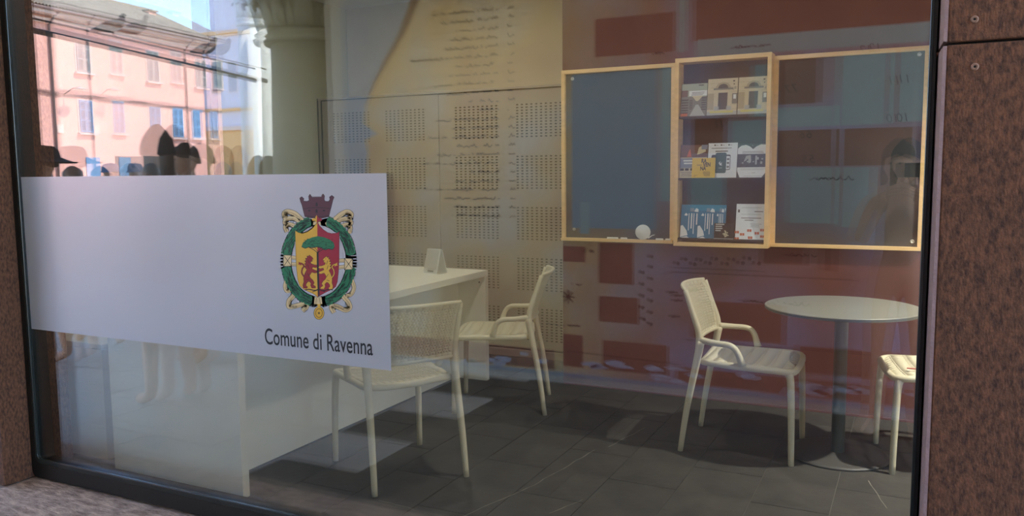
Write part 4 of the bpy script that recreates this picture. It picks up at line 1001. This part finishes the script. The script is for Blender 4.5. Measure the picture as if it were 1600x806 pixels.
# ================================================================== people (seen only as reflections in the glass)
M_skin = mat('skin', srgb(196, 150, 124), 0.6, 0.04, 20)
def fab(n, r, g, b): return mat('cloth_'+n, srgb(r, g, b), 0.85, 0.10, 14)
def person(label, x, y, face, H, top, legs, shoes, hair, hat=None, arms=None, hairlen=0.0, skirt=0.0, stance=0.1, turn=0.0):
    """face: heading in degrees (direction the person looks), H: body height"""
    s = H/1.72
    t = empty('person', (x, y, ZG), R(face-90), label, 'person')
    J = {'pel': (0, 0, .96), 'spi': (0, .01, 1.12), 'che': (0, 0, 1.29), 'nkb': (0, -.015, 1.42), 'nek': (0, .0, 1.49), 'skl': (0, .012, 1.56)}
    J.update({'shL': (-.165, -.015, 1.385), 'shR': (.165, -.015, 1.385)})
    A = arms or {'elL': (-.225, -.04, 1.12), 'wrL': (-.235, .05, .90), 'haL': (-.235, .075, .83), 'elR': (.225, -.04, 1.12), 'wrR': (.235, .05, .90), 'haR': (.235, .075, .83)}
    J.update(A)
    for k, sg in (('L', -1), ('R', 1)):
        J['hi'+k] = (sg*.092, 0, .90); J['kn'+k] = (sg*(.092+stance*.15), .025, .49); J['an'+k] = (sg*(.095+stance*.35), -.02, .09); J['to'+k] = (sg*(.115+stance*.45), .13, .035)
    rad = {'pel': (.150, .112), 'spi': (.128, .10), 'che': (.150, .108), 'nkb': (.085, .075), 'nek': (.052, .055), 'skl': (.06, .07), 'shL': .062, 'shR': .062, 'elL': .043, 'elR': .043, 'wrL': .029, 'wrR': .029, 'haL': .034, 'haR': .034,
           'hiL': .092, 'hiR': .092, 'knL': .058, 'knR': .058, 'anL': .041, 'anR': .041, 'toL': .036, 'toR': .036}
    E_ = [('pel', 'spi'), ('spi', 'che'), ('che', 'nkb'), ('nkb', 'nek'), ('nek', 'skl')]
    for k in 'LR': E_ += [('nkb', 'sh'+k), ('sh'+k, 'el'+k), ('el'+k, 'wr'+k), ('wr'+k, 'ha'+k), ('pel', 'hi'+k), ('hi'+k, 'kn'+k), ('kn'+k, 'an'+k), ('an'+k, 'to'+k)]
    names = list(J); bm = bmesh.new(); lay = bm.verts.layers.skin.verify(); V = {}
    for n_ in names:
        v = bm.verts.new(Vector(J[n_])*s); r_ = rad[n_]; r_ = r_ if isinstance(r_, tuple) else (r_, r_)
        v[lay].radius = (r_[0]*s, r_[1]*s); v[lay].use_root = (n_ == 'pel'); V[n_] = v
    for a, b in E_: bm.edges.new((V[a], V[b]))
    me = bpy.data.meshes.new('tmp'); bm.to_mesh(me); bm.free()
    ob = bpy.data.objects.new('tmp', me); COL.objects.link(ob)
    sk = ob.modifiers.new('skin', 'SKIN'); sk.use_smooth_shade = True; sk.branch_smoothing = 0.4
    sb_ = ob.modifiers.new('sub', 'SUBSURF'); sb_.levels = 2; sb_.render_levels = 2
    dg = bpy.context.evaluated_depsgraph_get(); bme = bpy.data.meshes.new_from_object(ob.evaluated_get(dg)); bpy.data.objects.remove(ob); bpy.data.meshes.remove(me)
    # which bone is nearest decides skin or cloth
    seg = []
    cloth = {('pel', 'spi'): 1, ('spi', 'che'): 1, ('che', 'nkb'): 1, ('nkb', 'nek'): 0, ('nek', 'skl'): 0}
    for k in 'LR': cloth.update({('nkb', 'sh'+k): 1, ('sh'+k, 'el'+k): 1, ('el'+k, 'wr'+k): 0, ('wr'+k, 'ha'+k): 0, ('pel', 'hi'+k): 2, ('hi'+k, 'kn'+k): 2, ('kn'+k, 'an'+k): 2, ('an'+k, 'to'+k): 3})
    for (a, b), c in cloth.items(): seg.append((Vector(J[a])*s, Vector(J[b])*s, c, 0.12 if c == 1 and a in ('pel', 'spi', 'che') else 0.05))
    for p in bme.polygons:
        q = p.center; best = 1e9; bi = 0
        for a, b, c, rr_ in seg:
            ab = b-a; t0 = max(0, min(1, (q-a).dot(ab)/ab.length_squared)); d = (q-(a+ab*t0)).length-rr_
            if d < best: best = d; bi = c
        if bi == 1 and q.z < 0.93*s and abs(q.x) < .2*s: bi = 2
        if bi == 0 and q.z < 1.44*s and abs(q.x) < .10*s and q.z > 1.2*s: bi = 1
        if bi == 3 and q.z > 0.12*s: bi = 2
        p.material_index = bi; p.use_smooth = True
    # head, fingers joined into the same body
    mb = MB(); cz = 1.605*s; ct, st_ = math.cos(R(turn)), math.sin(R(turn))
    NL, NA = 18, 24; vv = []
    for i in range(NL+1):
        th = math.pi*i/NL; z = math.cos(th); rr_ = math.sin(th)
        for j in range(NA):
            ph = 2*math.pi*j/NA; fx, fy = rr_*math.sin(ph), rr_*math.cos(ph)     # fy>0 is the face
            px, py, pz = fx*.076, fy*.094, z*.118
            if z < 0: px *= 1-.22*(-z)**1.5; py *= (1-.10*(-z)) ; py += .012*(-z)
            if fy > .2:
                px_ = abs(fx)
                py += .017*math.exp(-(px_/.16)**2)*math.exp(-((z+.20)/.14)**2)      # nose
                py -= .007*math.exp(-((px_-.38)/.16)**2)*math.exp(-((z-.05)/.12)**2)   # eye sockets
                py += .004*math.exp(-(px_/.25)**2)*math.exp(-((z+.50)/.07)**2)      # lips
                py += .006*math.exp(-(px_/.3)**2)*math.exp(-((z+.82)/.14)**2)       # chin
            px, py = px*ct+py*st_, -px*st_+py*ct
            vv.append((px*s, (py+.018)*s, cz+pz*s))
    ff = [(i*NA+j, i*NA+(j+1) % NA, (i+1)*NA+(j+1) % NA, (i+1)*NA+j) for i in range(NL) for j in range(NA)]
    mb.add(vv, ff, 0)
    for sg in (-1, 1):     # ears
        mb.lathe([(.004*s, -.03*s), (.012*s, -.02*s), (.016*s, .005*s), (.013*s, .025*s), (.003*s, .032*s)], 8, (sg*.077*s, .012*s, cz-.005*s), 0, .6, 1.1)
    for sg in (-1, 1):     # eyes
        mb.lathe([(.001*s, -.005*s), (.010*s, -.001*s), (.010*s, .002*s), (.001*s, .006*s)], 8, ((sg*.031*ct+.084*st_)*s, (-sg*.031*st_+.084*ct+.016)*s, cz+.006*s), 4, 1, .7)
    for k in 'LR':         # fingers
        w_ = Vector(J['wr'+k])*s; h_ = Vector(J['ha'+k])*s; d = (h_-w_).normalized(); sd = d.cross(Vector((1, 0, 0)) if abs(d.x) < .8 else Vector((0, 0, 1))).normalized(); cu_ = d.cross(sd).normalized()
        if cu_.x*(-1 if k == 'R' else 1) < 0: cu_ = -cu_
        for q, (of, ln) in enumerate(((-.027, .062), (-.009, .074), (.009, .070), (.025, .055))):
            b0 = h_+sd*of*s+d*.012*s
            mb.tube([b0, b0+d*ln*.45*s+cu_*.006*s, b0+d*ln*.78*s+cu_*.020*s, b0+d*ln*.95*s+cu_*.034*s], [.0095*s, .009*s, .008*s, .006*s], 7, 0)
        b0 = w_+d*.03*s-sd*.024*s
        mb.tube([b0, b0-sd*.024*s+d*.024*s+cu_*.01*s, b0-sd*.028*s+d*.052*s+cu_*.022*s], [.012*s, .010*s, .007*s], 7, 0)
    hm = mb.mesh('head', [M_skin, top, legs, shoes, M_ink], True)
    bm = bmesh.new(); bme.materials.clear()
    for m_ in (M_skin, top, legs, shoes, M_ink): bme.materials.append(m_)
    bm.from_mesh(bme); bm.from_mesh(hm)
    fin = bpy.data.meshes.new('body'); bm.to_mesh(fin); bm.free()
    for m_ in (M_skin, top, legs, shoes, M_ink): fin.materials.append(m_)
    fin.polygons.foreach_set('use_smooth', [True]*len(fin.polygons))
    zmin = min(v.co.z for v in fin.vertices)
    for v in fin.vertices: v.co.z -= zmin
    link('body', fin, t)
    dz = -zmin
    # hair: cap over the skull with a soft uneven edge
    if hair:
        mbh = MB(); vv = []; NL2 = 12
        for i in range(NL2+1):
            for j in range(NA):
                ph = 2*math.pi*j/NA; back = -math.cos(ph)
                low = 1.15+0.55*max(0, back)+0.30*abs(math.sin(ph))+hairlen*0.5*max(0, back+.5)
                th = min(low, math.pi*.97)*i/NL2; rr_ = math.sin(th); fx, fy = rr_*math.sin(ph), rr_*math.cos(ph)
                k_ = 1.10+.05*math.sin(5*ph+i)+0.10*hairlen
                px, py = fx*.080*k_, fy*.098*k_; pz = math.cos(th)*.122*k_
                if hairlen and back > -.1 and i > NL2*.7: pz -= hairlen*.16*(i-NL2*.7)/(NL2*.3)
                px, py = px*ct+py*st_, -px*st_+py*ct
                vv.append((px*s, (py+.010)*s, cz+pz*s+dz))
        mbh.add(vv, [(i*NA+j, i*NA+(j+1) % NA, (i+1)*NA+(j+1) % NA, (i+1)*NA+j) for i in range(NL2) for j in range(NA)])
        link('hair', mbh.mesh('hair', hair, True), t)
    if hat:
        kind, hm_ = hat; zt = cz+dz
        if kind == 'brim':
            pr_ = [(.195, .030), (.190, .020), (.105, .045), (.098, .07), (.092, .125), (.070, .140), (.001, .135)]
        elif kind == 'sun':
            pr_ = [(.215, .015), (.210, .005), (.110, .050), (.100, .10), (.075, .135), (.001, .145)]
        elif kind == 'beanie':
            pr_ = [(.096, .01), (.106, .02), (.104, .06), (.088, .12), (.055, .17), (.022, .205), (.001, .21)]
        else:
            pr_ = [(.096, .035), (.100, .045), (.096, .09), (.072, .128), (.001, .140)]
        o = link('hat', MB().lathe([(a*s, b*s) for a, b in pr_], 28, (0, .01*s, zt), 0, 1, 1.12).mesh('hat', hm_, True), t)
        if kind == 'cap':
            MB().add([(-.075*s, .09*s, zt+.045*s), (0, .115*s, zt+.050*s), (.075*s, .09*s, zt+.045*s), (.06*s, .17*s, zt+.030*s), (0, .19*s, zt+.032*s), (-.06*s, .17*s, zt+.030*s),
                      (-.075*s, .09*s, zt+.037*s), (0, .115*s, zt+.042*s), (.075*s, .09*s, zt+.037*s), (.06*s, .17*s, zt+.024*s), (0, .19*s, zt+.026*s), (-.06*s, .17*s, zt+.024*s)],
                     [(0, 1, 2, 3, 4, 5), (11, 10, 9, 8, 7, 6), (2, 8, 9, 3), (3, 9, 10, 4), (4, 10, 11, 5), (5, 11, 6, 0)]).build('visor', hm_, o)
    return t

F_nav = fab('navy', 34, 36, 62); F_blk = fab('black', 30, 30, 34); F_kha = fab('khaki', 150, 138, 110); F_blu = fab('denim', 62, 78, 112); F_lil = fab('lilac', 170, 140, 160); F_wht = fab('white', 206, 204, 198); F_gry = fab('grey', 96, 96, 100); F_str = fab('olive', 96, 98, 74)
H_dk = mat('dark_hair', srgb(34, 26, 24), 0.6, 0.2, 30, 0.4, 90); H_br = mat('brown_hair', srgb(78, 54, 40), 0.6, 0.2, 30, 0.4, 90); H_gr = mat('grey_hair', srgb(140, 134, 128), 0.6, 0.2, 30)
F_straw = fab('straw', 170, 148, 104); S_w = mat('white_shoe', srgb(222, 220, 214), 0.6); S_d = mat('dark_shoe', srgb(44, 40, 40), 0.6); F_cap = fab('bluecap', 70, 104, 140)

# photographer, holding the phone up at the lens
pa = {'elL': (-.235, .06, 1.16), 'wrL': (-.105, .215, 1.395), 'haL': (-.065, .27, 1.44), 'elR': (.25, .06, 1.15), 'wrR': (.165, .215, 1.395), 'haR': (.125, .27, 1.44)}
person('person in a lilac blouse and dark blue trousers photographing with a phone', -0.055, -2.70, 98, 1.655, F_lil, F_nav, S_d, H_dk, None, pa, 1.0)
ph = empty('mobile_phone', (0.0, -2.372, 1.38), yaw, 'dark mobile phone held up by the photographer', 'phone')
ph.rotation_euler = (0, 0, yaw)
B(-.078, -.004, -.037, .078, .004, .037).build('body', mat('phone_black', srgb(26, 28, 32), 0.3), ph, False, 0.003)
B(-.074, -.0047, -.034, .074, -.0042, .034).build('screen', mat('phone_screen', srgb(50, 60, 62), 0.15), ph)
MB().lathe([(.009, 0), (.009, .0025), (.006, .003), (.0001, .002)], 16).build('lens', M_steel, ph, True, loc=(.055, .004, .018), rot=(R(-90), 0, 0))

person('person in a wide dark brimmed hat, largest silhouette beside the left frame', -6.15, -1.86, 150, 1.74, F_blk, F_gry, S_d, H_dk, ('sun', F_blk))
person('person with a dark pointed knit hat, tallest of the mirrored group', -4.45, -1.48, 200, 1.76, F_str, F_kha, S_w, H_br, ('beanie', F_blk), None, 1.0)
person('bareheaded person with brown hair just right of the knit hat', -5.22, -2.42, 120, 1.76, F_gry, F_blu, S_w, H_br)
person('person in a blue cap left of centre in the mirrored group', -8.6, -4.35, 60, 1.66, F_blu, F_nav, S_d, H_br, ('cap', F_cap))
person('dark haired person in black next to the broad hat', -7.05, -2.75, 110, 1.60, F_blk, F_nav, S_d, H_dk)
person('short grey haired person between blue cap and knit hat', -6.35, -2.80, 80, 1.62, F_nav, F_gry, S_d, H_gr)
person('person in white shirt standing before the far arcade', -6.3, -3.85, 240, 1.64, F_wht, F_blu, S_d, H_dk)
person('person with curly dark hair beside the white column', -5.62, -3.62, 270, 1.68, F_gry, F_blk, S_d, H_dk, None, None, 0.4)
